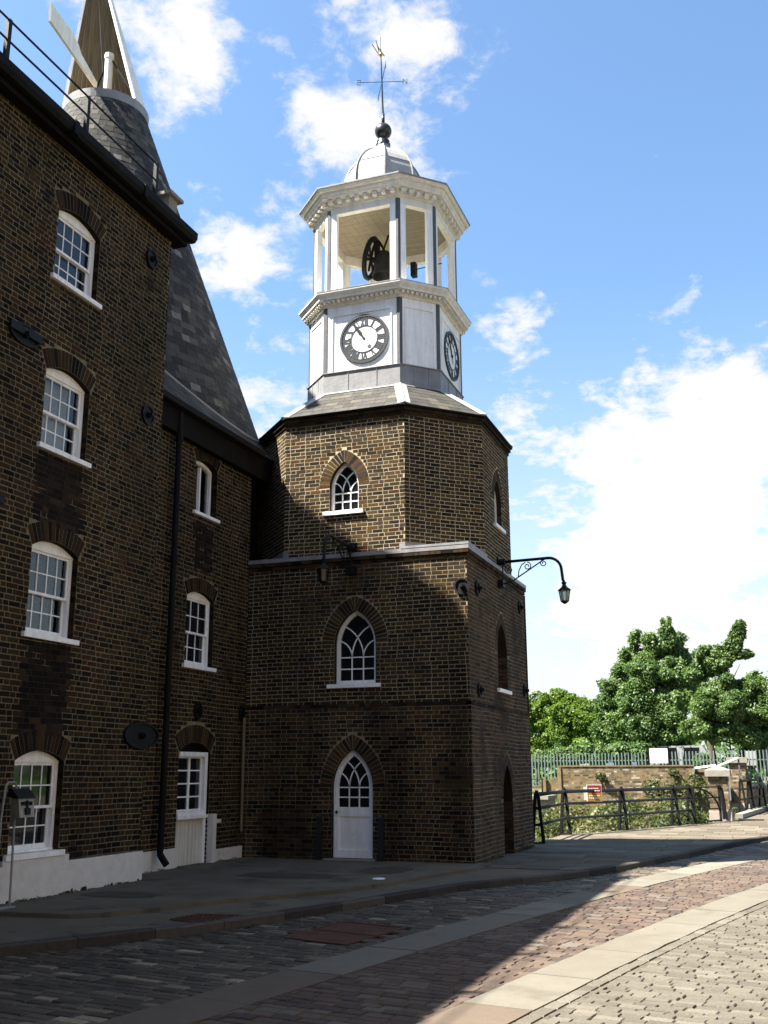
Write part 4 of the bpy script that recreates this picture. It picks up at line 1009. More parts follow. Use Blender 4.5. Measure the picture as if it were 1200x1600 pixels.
mb = MB(); mb.tube([(CC[0], CC[1], 18.88), (CC[0]-.62, CC[1]+.25, 18.1)], .022, 6); mb.tube([(CC[0], CC[1], 18.88), (CC[0]+.66, CC[1]+.1, 17.75)], .022, 6); mb.build('braces', 'black_iron', cowl)
# vane board
b0 = np.array([-14.12, 18.20, 17.75]); b1 = np.array([-13.40, 15.55, 17.35]); dv = (b1-b0); Lv = np.linalg.norm(dv[:2]); du = dv/Lv
Fv = lambda a, b, c: tuple(b0+du*a+np.array([du[1], -du[0], 0])*b+np.array([0, 0, c]))
mb = MB(); mb.prism([(0, .0), (Lv, .06), (Lv+.05, .50), (Lv*.62, .52), (Lv*.45, .44), (Lv*.38, .30), (0, .15)], Fv, -.03, .03); mb.build('vane_board', 'dull_white_paint', cowl)
# downpipe with offset shoe
mb = MB(); mb.tube([(-9.46, 15.22, 7.86), (-9.46, 15.22, .36), (-9.46, 15.22, .30), (-9.40, 15.22, .22), (-9.33, 15.22, .14)], .055, 10)
for z_ in (7.3, 5.1, 2.9, .95): mb.tube([(-9.46, 15.22, z_), (-9.46, 15.22, z_+.12)], .072, 10)
mb.build('downpipe', 'gutter_black', kiln)
mb = MB(); mb.tube([(-9.53, 18.12, 2.6), (-9.53, 18.12, .5)], .028, 8); mb.build('thin_pipe', 'wood_brown', kiln)
anchor(FK, 16.44, 2.65, .12, kiln, oval=(.12, .16)); anchor(FK, 18.1, 2.68, .12, kiln, oval=(.10, .16))
mb = MB(); mb.box((-18.2, 14.1, 0), (XS-.62, 23.0, 7.9)); mb.build('wall_core', 'mill_brick', kiln)

# ================================================================ CLOCK TOWER
tower = thing('clock_tower', 'brick clock tower with square base, octagonal brick storey, white clock stage and open bell lantern', 'tower', (-7.6, 20.75, 0))
st = Store()
opF1 = Opening('goth', -7.345, .80, .06, 1.30, .69, ring=.24); opF2 = Opening('goth', -7.315, .84, 3.19, 3.95, .64, ring=.25)
YB, YA = 18.262, 18.29
XB, XA = -5.052, -5.08
brick_wall(st, 'base_brick', 'base_mortar', (0, YB), (1, 0), (0, -1), -9.6, XB, 0, 2.743, [opF1])
brick_wall(st, 'shaded_tower_brick', 'shaded_tower_mortar', (0, YA), (1, 0), (0, -1), -9.6, XA, 2.80, 5.47, [opF2])
opS1 = Opening('goth', 20.86, .78, .0, 1.05, .66, ring=.2); opS2 = Opening('goth', 20.86, .80, 3.19, 3.92, .62, ring=.2)
brick_wall(st, 'side_brick', 'base_mortar', (XB, 0), (0, 1), (1, 0), YB, 23.1, 0, 2.743, [opS1], depth=.2)
brick_wall(st, 'side_brick', 'base_mortar', (XA, 0), (0, 1), (1, 0), YA, 23.07, 2.80, 5.47, [opS2], depth=.2)
brick_wall(st, 'base_brick', 'base_mortar', (0, 23.1), (-1, 0), (0, 1), -XB, 10.2, 0, 5.47)
brick_wall(st, 'base_brick', 'base_mortar', (-10.2, 0), (0, -1), (-1, 0), -23.1, -YB, 0, 5.47)
def courses(st, bk, x0, x1, y0, y1, z, h, pr):      # a projecting brick course round the base
    for (o, u, n, a, b) in (((0, y0), (1, 0), (0, -1), x0, x1), ((x1, 0), (0, 1), (1, 0), y0, y1)):
        F = frame((o[0], o[1], 0), u, n); x = a-pr
        e = b+pr
        while x < e:
            L = random.choice((.212, .1)); q = min(x+L, e)
            st.b(bk).append((np.array(F((x+q)/2, pr-.05, z+h/2)), np.stack([np.array([*u, 0])*(q-x)/2, np.array([*n, 0])*.05, np.array([0, 0, h/2])], 1), random.random(), q-x > .08)); x = q+.01
courses(st, 'base_brick', -9.6, XA, YA, 23.07, 2.752, .062, .035)
courses(st, 'base_brick', -9.6, XA, YA, 23.07, 5.475, .062, .025)
courses(st, 'base_brick', -9.6, XA, YA, 23.07, 5.55, .062, .05)
# octagon
OC = np.array([-7.62, 20.80])
def octo(ax, ay, c, c0=OC):
    P = [(-(ax-c), -ay), (ax-c, -ay), (ax, -(ay-c)), (ax, ay-c), (ax-c, ay), (-(ax-c), ay), (-ax, ay-c), (-ax, -(ay-c))]
    return [np.array([c0[0]+a, c0[1]+b]) for a, b in P]
K = 2-math.sqrt(2)
def oct_off(base, d, c0=OC): ax, ay, c = base; return octo(ax+d, ay+d, c+d*K, c0)
BO = (2.54, 2.38, 1.25)
V8 = octo(*BO)
opO = Opening('goth', 0, .62, 6.60, 7.10, .52, ring=.23)
for i in range(8):
    a, b = V8[i], V8[(i+1) % 8]; L = np.linalg.norm(b-a); u = (b-a)/L; n = np.array([u[1], -u[0]])
    ops = []
    if i in (0, 2): 
        o_ = Opening('goth', (-7.61-a[0]) if i == 0 else (20.88-a[1]), .62, 6.60, 7.10, .52, ring=.23); ops = [o_]
    brick_wall(st, 'tower_brick', 'tower_mortar', a, u, n, 0, L, 5.64, 8.46, ops)
    if ops: gothic_window(frame((a[0], a[1], 0), u, n), ops[0], tower, 7.0, depth=.11, fi=.05, rows=2)
    for k, (z, pr) in enumerate(((8.47, .03), (8.548, .07))):
        x = -pr*.4
        while x < L+pr*.4:
            Lb = random.choice((.212, .1)); q = min(x+Lb, L+pr*.4); c = np.array([*(a+u*(x+q)/2+n*(pr-.05)), z+.033])
            st.b('tower_brick').append((c, np.stack([np.array([*u, 0])*(q-x)/2, np.array([*n, 0])*.05, np.array([0, 0, .032])], 1), random.random()*.35, q-x > .08)); x = q+.01
finish(st, tower, 'base_brick')
mbc = MB(); mbc.add([(*p, 8.44) for p in V8]+[(*p, 8.60) for p in oct_off(BO, .02)], [(i, (i+1) % 8, 8+(i+1) % 8, 8+i) for i in range(8)]); mbc.build('mortar', 'base_mortar', tower)
FF = frame((0, YA, 0), (1, 0), (0, -1)); FB = frame((0, YB, 0), (1, 0), (0, -1))
gothic_window(FF, opF2, tower, 3.70, depth=.12, fi=.07, rows=2)
FSA = frame((XA, 0, 0), (0, 1), (1, 0)); FSB = frame((XB, 0, 0), (0, 1), (1, 0))
gothic_window(FSA, opS2, tower, 3.70, depth=.2, fi=.07, rows=2)
# front door
def gothic_door(F, op, depth, parent, dark=False):
    pt = 'white_paint' if not dark else 'black_board'
    mb = MB(); mb.band(op.outline(.002), op.outline(.03), F, -depth+.01, -depth-.09); fr_ = mb.build('door_frame', pt, parent)
    fi = .10; mb = MB(); mb.band(op.outline(.032), op.outline(fi), F, -depth, -depth-.05)
    h = op.w/2-fi; zl = .79; zk = .95
    mb.obox(F, (op.uc-h, -depth-.05, op.zb), (op.uc+h, -depth, op.zb+.14)); mb.obox(F, (op.uc-h, -depth-.05, zl), (op.uc+h, -depth, zk))
    dr_ = mb.build('door', pt, parent)
    mb = MB(); mb.obox(F, (op.uc-h, -depth-.045, op.zb+.14), (op.uc+h, -depth-.018, zl)); mb.band([(op.uc-h, op.zb+.14), (op.uc-h, zl), (op.uc+h, zl), (op.uc+h, op.zb+.14)], [(op.uc-h+.02, op.zb+.16), (op.uc-h+.02, zl-.02), (op.uc+h-.02, zl-.02), (op.uc+h-.02, op.zb+.16)], F, -.012-depth, -.02-depth, closed=True)
    mb.build('panel', pt, dr_)
    gothic_light(F, op, fi, 1.30, zk, 2, dr_, -depth-.03, paint=pt)
    mb = MB(); mb.lathe([(.0, .05), (.022, .045), (.028, .03), (.015, .01), (.012, 0)], None, 12, axis=lambda x, y, z: F(op.uc-op.w/2+.065+x, -depth+z, .86+y)); mb.build('door_knob', 'black_iron', dr_, smooth=True)
    mb = MB(); mb.prism(op.outline(.01), F, -depth-.13, -depth-.12); mb.build('dark_lining', 'room_dark', dr_)
gothic_door(FB, opF1, .09, tower)
mb = MB(); mb.prism(opS1.outline(.01), FSB, -.26, -.25); mb.build('door', 'black_board', tower, label='black pointed side door deep in shade')
mb = MB(); mb.box((-7.85, 18.10, 0), (-6.85, 18.27, .055)); mb.build('door_step', 'stone', tower)
for nm, x_ in (('a', -7.955), ('b', -6.79)):
    pass
# solid core and base roof
mb = MB(); mb.box((-10.1, 18.65, 0), (-5.42, 22.8, 5.6)); mb.build('wall_core', 'room_dark', tower)
mb = MB(); mb.box((-10.25, YA-.055, 5.62), (XA+.055, 23.13, 5.70)); 
mb.box((-6.36, YA-.06, 5.70), (XA+.06, YA+.16, 5.745)); mb.box((XA-.16, YA+.16, 5.70), (XA+.06, 19.62, 5.745))
mb.build('coping', 'lead', tower)
mb = MB(); V = oct_off(BO, .012); mb.add([(*p, 5.69) for p in V]+[(*p, 5.86) for p in V], [(1, 2, 10, 9), (7, 0, 8, 15)]); mb.add([(V[0][0], V[0][1]-.004, 5.7), (V[0][0]+.12, V[0][1]-.004, 5.7), (V[0][0]+.12, V[0][1]-.004, 5.86), (V[0][0], V[0][1]-.004, 5.86)], [(0, 1, 2, 3)])
mb.add([(V[1][0], V[1][1]-.004, 5.7), (V[1][0]-.12, V[1][1]-.004, 5.7), (V[1][0]-.12, V[1][1]-.004, 5.86), (V[1][0], V[1][1]-.004, 5.86)], [(0, 3, 2, 1)])
mb.build('lead_upstand', 'lead', tower)
anchor(FF, -5.17, 4.91, .155, tower); anchor(FSA, 18.95, 4.97, .14, tower); anchor(FSA, 22.55, 5.12, .14, tower); anchor(FSA, 18.92, 3.05, .13, tower); anchor(FSA, 22.75, 3.30, .13, tower)
# skirt roof
def oloft(mb, base, prof, c0=OC, tone=None, capb=False, capt=False, mi=0):
    V = []
    for d, z in prof: V += [(*p, z) for p in oct_off(base, d, c0)]
    fs = []
    for r in range(len(prof)-1):
        for i in range(8): fs.append((8*r+i, 8*r+(i+1) % 8, 8*r+8+(i+1) % 8, 8*r+8+i))
    if capb: fs.append(tuple(reversed(range(8))))
    if capt: k = 8*(len(prof)-1); fs.append(tuple(k+i for i in range(8)))
    mb.add(V, fs, tone, mi); return mb
LC = np.array([-7.57, 20.80]); BC_ = (1.53, 1.53, .665)      # clock stage octagon
eav = oct_off(BO, .11); topv = oct_off(BC_, .06, LC)
mb = MB(); mb.add([(*p, 8.63) for p in eav]+[(*p, 8.655) for p in eav]+[(*p, 9.42) for p in topv], [(i, (i+1) % 8, 8+(i+1) % 8, 8+i) for i in range(8)]+[(8+i, 8+(i+1) % 8, 16+(i+1) % 8, 16+i) for i in range(8)]+[tuple(reversed(range(8)))], .1)
mb.build('skirt_roof', 'slate_backing', tower)
sl = []
for i in range(8):
    A, B = np.array([*eav[i], 8.655]), np.array([*eav[(i+1) % 8], 8.655]); T0, T1 = np.array([*topv[i], 9.42]), np.array([*topv[(i+1) % 8], 9.42])
    u = (B-A)/np.linalg.norm(B-A); mid = (T0+T1)/2-(A+B)/2; slp = mid-u*(mid@u); H = np.linalg.norm(slp); up_ = slp/H; nr = np.cross(u, up_)
    if nr[2] < 0: nr = -nr
    nr_ = 6
    for r in range(nr_):
        t_ = (r+.5)/nr_; P0 = A+(T0-A)*t_; P1 = B+(T1-B)*t_; L = np.linalg.norm(P1-P0); x = -random.random()*.2
        while x < L:
            w_ = random.uniform(.2, .3); a, b = max(x, .0), min(x+w_, L); x += w_
            if b-a < .05: continue
            c = P0+u*(a+b)/2+nr*.008
            sl.append((c, np.stack([u*((b-a)/2-.003), (-up_+nr*.02)*(H/nr_*.58), nr*.0025], 1), .35+random.random()*.6, True))
pieces(sl, 'slate', 'slates', 'slate', tower, limit=160)
for i in range(8):     # lead hips
    a = np.array([*eav[i], 8.66]); b = np.array([*topv[i], 9.43]); d = b-a
    e1 = np.array([*(eav[(i+1) % 8]-eav[i]), 0]); e0 = np.array([*(eav[i-1]-eav[i]), 0]); e1 /= np.linalg.norm(e1); e0 /= np.linalg.norm(e0)
    wd_ = .14; t1 = np.array([*(topv[(i+1) % 8]-topv[i]), 0]); t0 = np.array([*(topv[i-1]-topv[i]), 0]); t1 /= np.linalg.norm(t1); t0 /= np.linalg.norm(t0)
    z_ = np.array([0, 0, .022])
    mb = MB(); mb.add([a+z_*1.6, a+e1*wd_+z_, b+t1*wd_+z_, b+z_*1.6, a+e0*wd_+z_, b+t0*wd_+z_], [(0, 1, 2, 3), (0, 3, 5, 4)]); mb.tube([a+z_, b+z_], .025, 6); mb.build('hip_flashing', 'lead_pale', tower)
# lead apron of the clock stage
mb = MB(); oloft(mb, BC_, [(.12, 9.40), (.10, 9.43), (.03, 9.46), (.025, 9.89), (.05, 9.90), (.05, 9.915), (.0, 9.93)], LC); mb.build('lead_apron', 'lead', tower)
mb = MB(); ap = oct_off(BC_, .03, LC)
for i in range(8):
    a, b = ap[i], ap[(i+1) % 8]
    for t_ in (.33, .7):
        p = a+(b-a)*t_; mb.tube([(*p, 9.47), (*p, 9.88)], .008, 5)
mb.build('apron_seams', 'lead', tower)
# timber clock stage
cv = octo(*BC_, LC); CZ0, CZ1 = 9.93, 11.45
for i in range(8):
    a, b = cv[i], cv[(i+1) % 8]; L = np.linalg.norm(b-a); u = (b-a)/L; n = np.array([u[1], -u[0]]); F = frame((*a, 0), u, n)
    mb = MB(); mb.obox(F, (0.0, -.06, CZ0), (L, 0, CZ1)); 
    wl = mb.build('clock_stage_panel', 'white_paint', tower)
    mb = MB(); m0, m1, z0_, z1_ = .17, L-.17, CZ0+.03, CZ1-.20
    if L > 1.2:
        A_ = [(m0, z0_-.0), (m0, z1_), (m1, z1_), (m1, z0_)]; B_ = [(m0+.03, z0_), (m0+.03, z1_-.035), (m1-.03, z1_-.035), (m1-.03, z0_)]
    else:
        m0, m1 = .12, L-.12; A_ = [(m0, z0_), (m0, z1_), (m1, z1_), (m1, z0_)]; B_ = [(m0+.02, z0_), (m0+.02, z1_-.02), (m1-.02, z1_-.02), (m1-.02, z0_)]
    mb.band(A_, B_, F, 0, .022); mb.build('panel_moulding', 'white_paint', wl)
# corner lead strips
def corner_strip(V, i, z0, z1, wdt, th, name, m_, parent):
    a = V[i]; e1 = V[(i+1) % 8]-a; e0 = V[i-1]-a; e1 = e1/np.linalg.norm(e1); e0 = e0/np.linalg.norm(e0); o = -(e0+e1); o = o/np.linalg.norm(o)
    n1 = np.array([e1[1], -e1[0]]); n0 = np.array([-e0[1], e0[0]])
    P = [a+e0*wdt, a+e0*wdt+n0*th, a+o*th*1.082, a+e1*wdt+n1*th, a+e1*wdt, a-o*.02]
    mb = MB(); n = 6; mb.add([(*p, z0) for p in P]+[(*p, z1) for p in P], [(i_, (i_+1) % n, n+(i_+1) % n, n+i_) for i_ in range(n)]+[tuple(reversed(range(n))), tuple(range(n, 2*n))])
    return mb.build(name, m_, parent)
for i in range(8): corner_strip(cv, i, CZ0+.002, CZ1, .06, .014, 'corner_strip', 'dark_lead', tower)
# lower cornice
mb = MB(); oloft(mb, BC_, [(.0, 11.44), (.035, 11.45), (.035, 11.50), (.06, 11.505), (.06, 11.575), (.17, 11.58), (.175, 11.62), (.205, 11.66), (.235, 11.70), (.24, 11.74), (.20, 11.755), (-.3, 11.80)], LC, capt=True); lc_ = mb.build('lower_cornice', 'dull_white_paint', tower)
den_ = MB(); dv_ = oct_off(BC_, .06, LC)
for i in range(8):
    a, b = dv_[i], dv_[(i+1) % 8]; L = np.linalg.norm(b-a); u = (b-a)/L; n = np.array([u[1], -u[0]]); F = frame((*a, 0), u, n); c_ = int(L/.105)
    for k in range(c_): x = (k+.5)*L/c_; den_.obox(F, (x-.028, -.005, 11.512), (x+.028, .075, 11.568))
tag(den_.build('small_dentils', 'dull_white_paint', tower), kind='stuff')
mb = MB(); oloft(mb, BC_, [(.242, 11.742), (.246, 11.742), (.246, 11.758), (.20, 11.772), (.19, 11.772)], LC); mb.build('cornice_lead', 'lead', tower)
# lantern posts
BL = (1.47, 1.47, .645); pv = octo(*BL, LC); PZ0, PZ1 = 11.80, 13.86
for i in range(8):
    a = pv[i]; e1 = pv[(i+1) % 8]-a; e0 = pv[i-1]-a; e1 = e1/np.linalg.norm(e1); e0 = e0/np.linalg.norm(e0); n1 = np.array([e1[1], -e1[0]]); n0 = np.array([-e0[1], e0[0]]); o = (e0+e1)
    P = [a+e0*.19, a, a+e1*.19, a+e1*.19-n1*.12, a+o*.17, a+e0*.19-n0*.12]
    mb = MB(); n = 6; mb.add([(*p, PZ0) for p in P]+[(*p, PZ1) for p in P], [(k, (k+1) % n, n+(k+1) % n, n+k) for k in range(n)]+[tuple(reversed(range(n))), tuple(range(n, 2*n))])
    po = mb.build('lantern_post', 'white_paint', tower)
    corner_strip(pv, i, PZ0+.002, PZ1-.002, .052, .014, 'lead_strip', 'dark_lead', po)
    P2 = [a+e0*.21+n0*.02, a-(e0+e1)*.035, a+e1*.21+n1*.02, a+e1*.21-n1*.14, a+o*.19, a+e0*.21-n0*.14]
    mb = MB(); mb.add([(*p, PZ0-.03) for p in P2]+[(*p, PZ0+.055) for p in P2], [(k, (k+1) % n, n+(k+1) % n, n+k) for k in range(n)]+[tuple(reversed(range(n))), tuple(range(n, 2*n))]); mb.build('post_base', 'lead', po)
# entablature, dentils, upper cornice
mb = MB(); oloft(mb, BL, [(-.13, 13.74), (.005, 13.74), (.01, 13.90), (.035, 13.905), (.035, 13.945), (.05, 13.95), (.05, 14.06), (.19, 14.065), (.195, 14.10), (.225, 14.13), (.235, 14.19), (.285, 14.20), (.32, 14.25), (.33, 14.28), (.20, 14.31)], LC)
oloft(mb, BL, [(-.13, 13.74), (-.13, 13.98)], LC); mb.build('entablature', 'dull_white_paint', tower)
dv_ = oct_off(BL, .05, LC); dl = []
for i in range(8):
    a, b = dv_[i], dv_[(i+1) % 8]; L = np.linalg.norm(b-a); u = (b-a)/L; n = np.array([u[1], -u[0]]); c_ = 8 if L > 1.3 else 5
    for k in range(c_):
        x = (k+.5)*L/c_; c = a+u*x+n*.045; dl.append((np.array([*c, 14.005]), np.stack([np.array([*u, 0])*.048, np.array([*n, 0])*.055, np.array([0, 0, .048])], 1), .5, True))
pieces(dl, 'dentil', 'dentils', 'dull_white_paint', tower)
mb = MB(); oloft(mb, BL, [(.332, 14.26), (.34, 14.262), (.34, 14.295), (.25, 14.325), (-.25, 14.46), (-.48, 14.56)], LC); mb.build('cornice_lead', 'lead', tower)
# boarded ceiling
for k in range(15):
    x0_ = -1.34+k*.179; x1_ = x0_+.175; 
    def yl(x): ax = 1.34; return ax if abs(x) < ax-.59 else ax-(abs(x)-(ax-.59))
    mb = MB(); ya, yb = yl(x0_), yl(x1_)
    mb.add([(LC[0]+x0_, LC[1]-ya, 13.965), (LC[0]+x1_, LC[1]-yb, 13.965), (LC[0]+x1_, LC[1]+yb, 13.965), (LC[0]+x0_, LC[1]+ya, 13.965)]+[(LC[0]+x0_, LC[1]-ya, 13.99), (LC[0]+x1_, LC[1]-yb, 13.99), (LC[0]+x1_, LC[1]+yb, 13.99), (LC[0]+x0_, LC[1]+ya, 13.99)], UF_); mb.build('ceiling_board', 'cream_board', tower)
# dome
def oct_round(r): return [np.array([LC[0]+r*math.cos(math.radians(-112.5+45*i))/math.cos(math.pi/8), LC[1]+r*math.sin(math.radians(-112.5+45*i))/math.cos(math.pi/8)]) for i in range(8)]
dp = [(1.05, 14.50), (.97, 14.58), (.90, 14.72), (.865, 14.92), (.855, 15.12), (.83, 15.30), (.78, 15.47), (.70, 15.63), (.59, 15.79), (.45, 15.93), (.30, 16.02), (.16, 16.07)]
LCK = LC.copy(); LC = LC+np.array([-.05, 0])
for i in range(8):
    V = []
    for r, z in dp:
        o8 = oct_round(r); V += [(*o8[i], z), (*o8[(i+1) % 8], z)]
    mb = MB(); mb.add(V, [(2*k, 2*k+1, 2*k+3, 2*k+2) for k in range(len(dp)-1)]); pn = mb.build('dome_panel', 'lead_pale', tower, smooth=False)
    mb = MB(); mb.tube([(*(oct_round(r+.008)[i]), z) for r, z in dp], .026, 6); mb.build('dome_rib', 'lead', pn)
    r_, z_ = dp[6]; a, b = oct_round(r_+.006)[i], oct_round(r_+.006)[(i+1) % 8]; mb = MB(); mb.tube([(*a, z_), (*b, z_)], .008, 4); mb.build('lead_seam', 'lead', pn)
# finial
mb = MB(); o1, o2 = oct_round(.20), oct_round(.155); mb.add([(*p, 16.03) for p in o1]+[(*p, 16.25) for p in o2], [(i, (i+1) % 8, 8+(i+1) % 8, 8+i) for i in range(8)]+[tuple(range(8, 16))]); mb.build('finial_base', 'lead', tower)
mb = MB(); R_ = .205; prof = [(.17, 16.25), (.175, 16.29), (.13, 16.33), (.155, 16.38), (.10, 16.43), (.085, 16.46)]+[(R_*math.cos(t), 16.66+R_*math.sin(t)) for t in np.linspace(-1.15, 1.45, 14)]+[(.04, 16.87), (.035, 17.15), (.0, 17.16)]
mb.lathe(prof, (LC[0], LC[1], 0), 24); mb.build('finial_ball', 'iron_shiny', tower, smooth=True)
wv_ = MB(); lean = np.array([-.05, 0]); P_ = lambda z: (LC[0]-.0+(z-17)*-.03, LC[1], z)
wv_.tube([P_(17.1), P_(19.0)], .021, 6, rs=[.024, .011]); zc_ = 18.05; c = np.array(P_(zc_))
wvo = wv_.build('weather_vane', 'black_iron', tower)
arm = MB(); letters = []
for (dx, dy, ch) in ((.50, .16, 'N'), (-.50, -.16, 'S'), (-.28, .52, 'W'), (.28, -.52, 'E')):
    e = c+np.array([dx, dy, 0]); arm.tube([c, e], .0075, 5)
    dirv = np.array([dx, dy, 0])/math.hypot(dx, dy); Fl = lambda a, b, cc, e=e, dirv=dirv: tuple(e+dirv*a+np.array([-dirv[1], dirv[0], 0])*b+np.array([0, 0, cc]))
    S_ = {'N': [[(0, -.08), (0, .08), (.12, -.08), (.12, .08)]], 'S': [[(.11, .08), (0, .08), (0, 0), (.11, 0), (.11, -.08), (0, -.08)]], 'W': [[(0, .08), (.03, -.08), (.07, .05), (.11, -.08), (.14, .08)]], 'E': [[(.11, .08), (0, .08), (0, -.08), (.11, -.08)], [(0, 0), (.09, 0)]]}[ch]
    lt = MB()
    for s_ in S_: 
        for a_, b_ in zip(s_, s_[1:]): lt.stroke([(a_[0]*.8, a_[1]*.8), (b_[0]*.8, b_[1]*.8)], .012, Fl, -.004, .004)
    lt.build('vane_letter', 'black_iron', wvo)
arm.build('vane_arms', 'black_iron', wvo)
mb = MB(); pc = P_(18.84); mb.lathe([(0, -.055), (.038, -.038), (.055, 0), (.038, .038), (0, .055)], pc, 12); mb.build('gilt_ball', 'gold', wvo, smooth=True)
mb = MB(); mb.tube([(pc[0]-.0, pc[1]-.25, 18.9), (pc[0]+.0, pc[1]+.25, 18.98)], .012, 5); mb.tube([P_(18.9), P_(19.35)], .008, 5); mb.tube([(pc[0]-.03, pc[1]-.02, 18.86), (pc[0]-.09, pc[1]-.1, 19.2)], .010, 5); mb.tube([(pc[0]-.03, pc[1]-.05, 18.8), (pc[0]-.12, pc[1]-.3, 18.95)], .01, 5); mb.build('vane_pointer', 'bronze', wvo)

LC = LCK
# clocks
def clock(F, uc, zc, parent, R=.56, hm='dial_metal'):
    n = 60
    circ = lambda r: [(uc+r*math.sin(2*math.pi*k/n), zc+r*math.cos(2*math.pi*k/n)) for k in range(n)]
    mb = MB(); mb.band(circ(R), circ(R*.915), F, .034, .0, closed=True); mb.band(circ(R*.86), circ(R*.835), F, .022, .011, closed=True)
    mb.band(circ(R*.56), circ(R*.535), F, .022, .011, closed=True); ck = mb.build('clock', hm, parent)
    mb = MB()
    for k in range(60):
        a = 2*math.pi*(k+.5)/60; s_, c_ = math.sin(a), math.cos(a); mb.stroke([(uc+s_*R*.85, zc+c_*R*.85), (uc+s_*R*.93, zc+c_*R*.93)], .020, F, .020, .0105)
    mb.build('minute_track', hm, ck)
    mb = MB(); mb.prism(circ(R*.93), F, .004, .010); mb.build('dial', 'white_paint', ck)
    rom = ['XII', 'I', 'II', 'III', 'IIII', 'V', 'VI', 'VII', 'VIII', 'IX', 'X', 'XI']
    r0, r1 = R*.56, R*.84
    for h, s in enumerate(rom):
        a = 2*math.pi*h/12; er = (math.sin(a), math.cos(a)); et = (math.cos(a), -math.sin(a))
        wds = {'I': .042, 'V': .095, 'X': .095}; tot = sum(wds[c] for c in s); x = -tot/2; mb = MB()
        q = lambda t, r: (uc+er[0]*r+et[0]*t, zc+er[1]*r+et[1]*t)
        for c in s:
            w_ = wds[c]; xc = x+w_/2
            if c == 'I': mb.stroke([q(xc, r0), q(xc, r1)], .026, F, .020, .0105)
            elif c == 'V': mb.stroke([q(xc, r0), q(xc-w_*.36, r1)], .030, F, .020, .0105); mb.stroke([q(xc, r0), q(xc+w_*.36, r1)], .013, F, .020, .0105)
            else: mb.stroke([q(xc+w_*.36, r0), q(xc-w_*.36, r1)], .030, F, .020, .0105); mb.stroke([q(xc-w_*.36, r0), q(xc+w_*.36, r1)], .013, F, .021, .0105)
            x += w_
        mb.build('numeral', hm, ck)
    for nm, an, L, wd_, tail, d in (('minute_hand', 2*math.pi*54.4/60, R*.86, .036, .06, .034), ('hour_hand', 2*math.pi*(10+54.4/60)/12, R*.52, .05, .07, .028)):
        e = (math.sin(an), math.cos(an)); p = (e[1], -e[0]); mb = MB(); q = lambda t, s_: (uc+e[0]*t+p[0]*s_, zc+e[1]*t+p[1]*s_)
        mb.prism([q(-tail, -wd_*.4), q(-tail, wd_*.4), q(L*.55, wd_*.5), q(L*.72, wd_*.95), q(L, 0), q(L*.72, -wd_*.95), q(L*.55, -wd_*.5)], F, d, d-.006); 
        hd = mb.build(nm, 'black_iron', ck)
        if nm == 'minute_hand': mb = MB(); mb.prism([q(-.05, -.02), q(-.05, .02), q(-.16, .045), q(-.20, .02), q(-.20, -.02), q(-.16, -.045)], F, d+.001, d-.006); mb.build('counterweight', 'dull_white_paint', ck)
    mb = MB(); mb.prism([(uc+.03*math.cos(k), zc+.03*math.sin(k)) for k in np.linspace(0, 5.6, 9)], F, .0, .042); mb.build('arbor', 'black_iron', ck)
a, b = cv[0], cv[1]; u = (b-a)/np.linalg.norm(b-a); clock(frame((*a, 0), u, (0, -1)), -7.51-a[0], 10.60, tower)
a, b = cv[2], cv[3]; u = (b-a)/np.linalg.norm(b-a); clock(frame((*a, 0), u, (1, 0)), 20.86-a[1], 10.60, tower)
# bell and wheel
bell = thing('bell', 'dark bronze bell with iron wheel hanging in the open lantern of the tower', 'bell', (-7.61, 20.8, 12.7))
mb = MB(); mb.lathe([(.275, 12.74), (.28, 12.77), (.24, 12.88), (.215, 13.0), (.205, 13.2), (.18, 13.30), (.12, 13.37), (.0, 13.39)], (-7.58, 20.70, 0), 28); mb.lathe([(.275, 12.74), (.23, 12.82), (.18, 13.1), (0, 13.3)], (-7.58, 20.70, 0), 28); mb.build('bell_body', 'bronze', bell, smooth=True)
mb = MB(); mb.tube([(-7.58, 20.7, 13.35), (-7.58, 20.7, 13.5)], .03, 8); mb.tube([(-7.58, 20.7, 13.45), (-7.46, 20.7, 13.80)], .022, 6); mb.tube([(-7.58, 20.7, 13.45), (-7.70, 20.7, 13.68), (-7.80, 20.7, 13.78)], .03, 6); mb.build('clapper_arm', 'black_iron', bell)
wx = -7.86; wc = (20.60, 13.22)
mb = MB(); rr_ = .46
mb.tube([(wx+.12*math.sin(t), wc[0]+rr_*.72*math.cos(t), wc[1]+rr_*math.sin(t)) for t in np.linspace(0, 2*math.pi, 33)], .06, 8, cap=False)
mb.build('wheel', 'black_iron', bell)
mb = MB()
for t in (0, math.pi/3, 2*math.pi/3): mb.tube([(wx, wc[0]+rr_*.72*math.cos(t), wc[1]+rr_*math.sin(t)), (wx, wc[0]-rr_*.72*math.cos(t), wc[1]-rr_*math.sin(t))], .028, 6)
mb.tube([(wx-.1, wc[0], wc[1]), (-7.2, wc[0]+.2, wc[1])], .04, 8); mb.tube([(wx+.1, wc[0], wc[1]+.45), (wx+.16, wc[0], wc[1]-.2)], .05, 6); mb.build('spokes', 'black_iron', bell)
mb = MB(); mb.tube([(-6.95, 21.0, 12.95), (-6.25, 21.0, 13.0)], .012, 5); mb.box((-7.0, 20.92, 12.78), (-6.88, 21.08, 13.12)); mb.build('hammer', 'black_iron', bell)

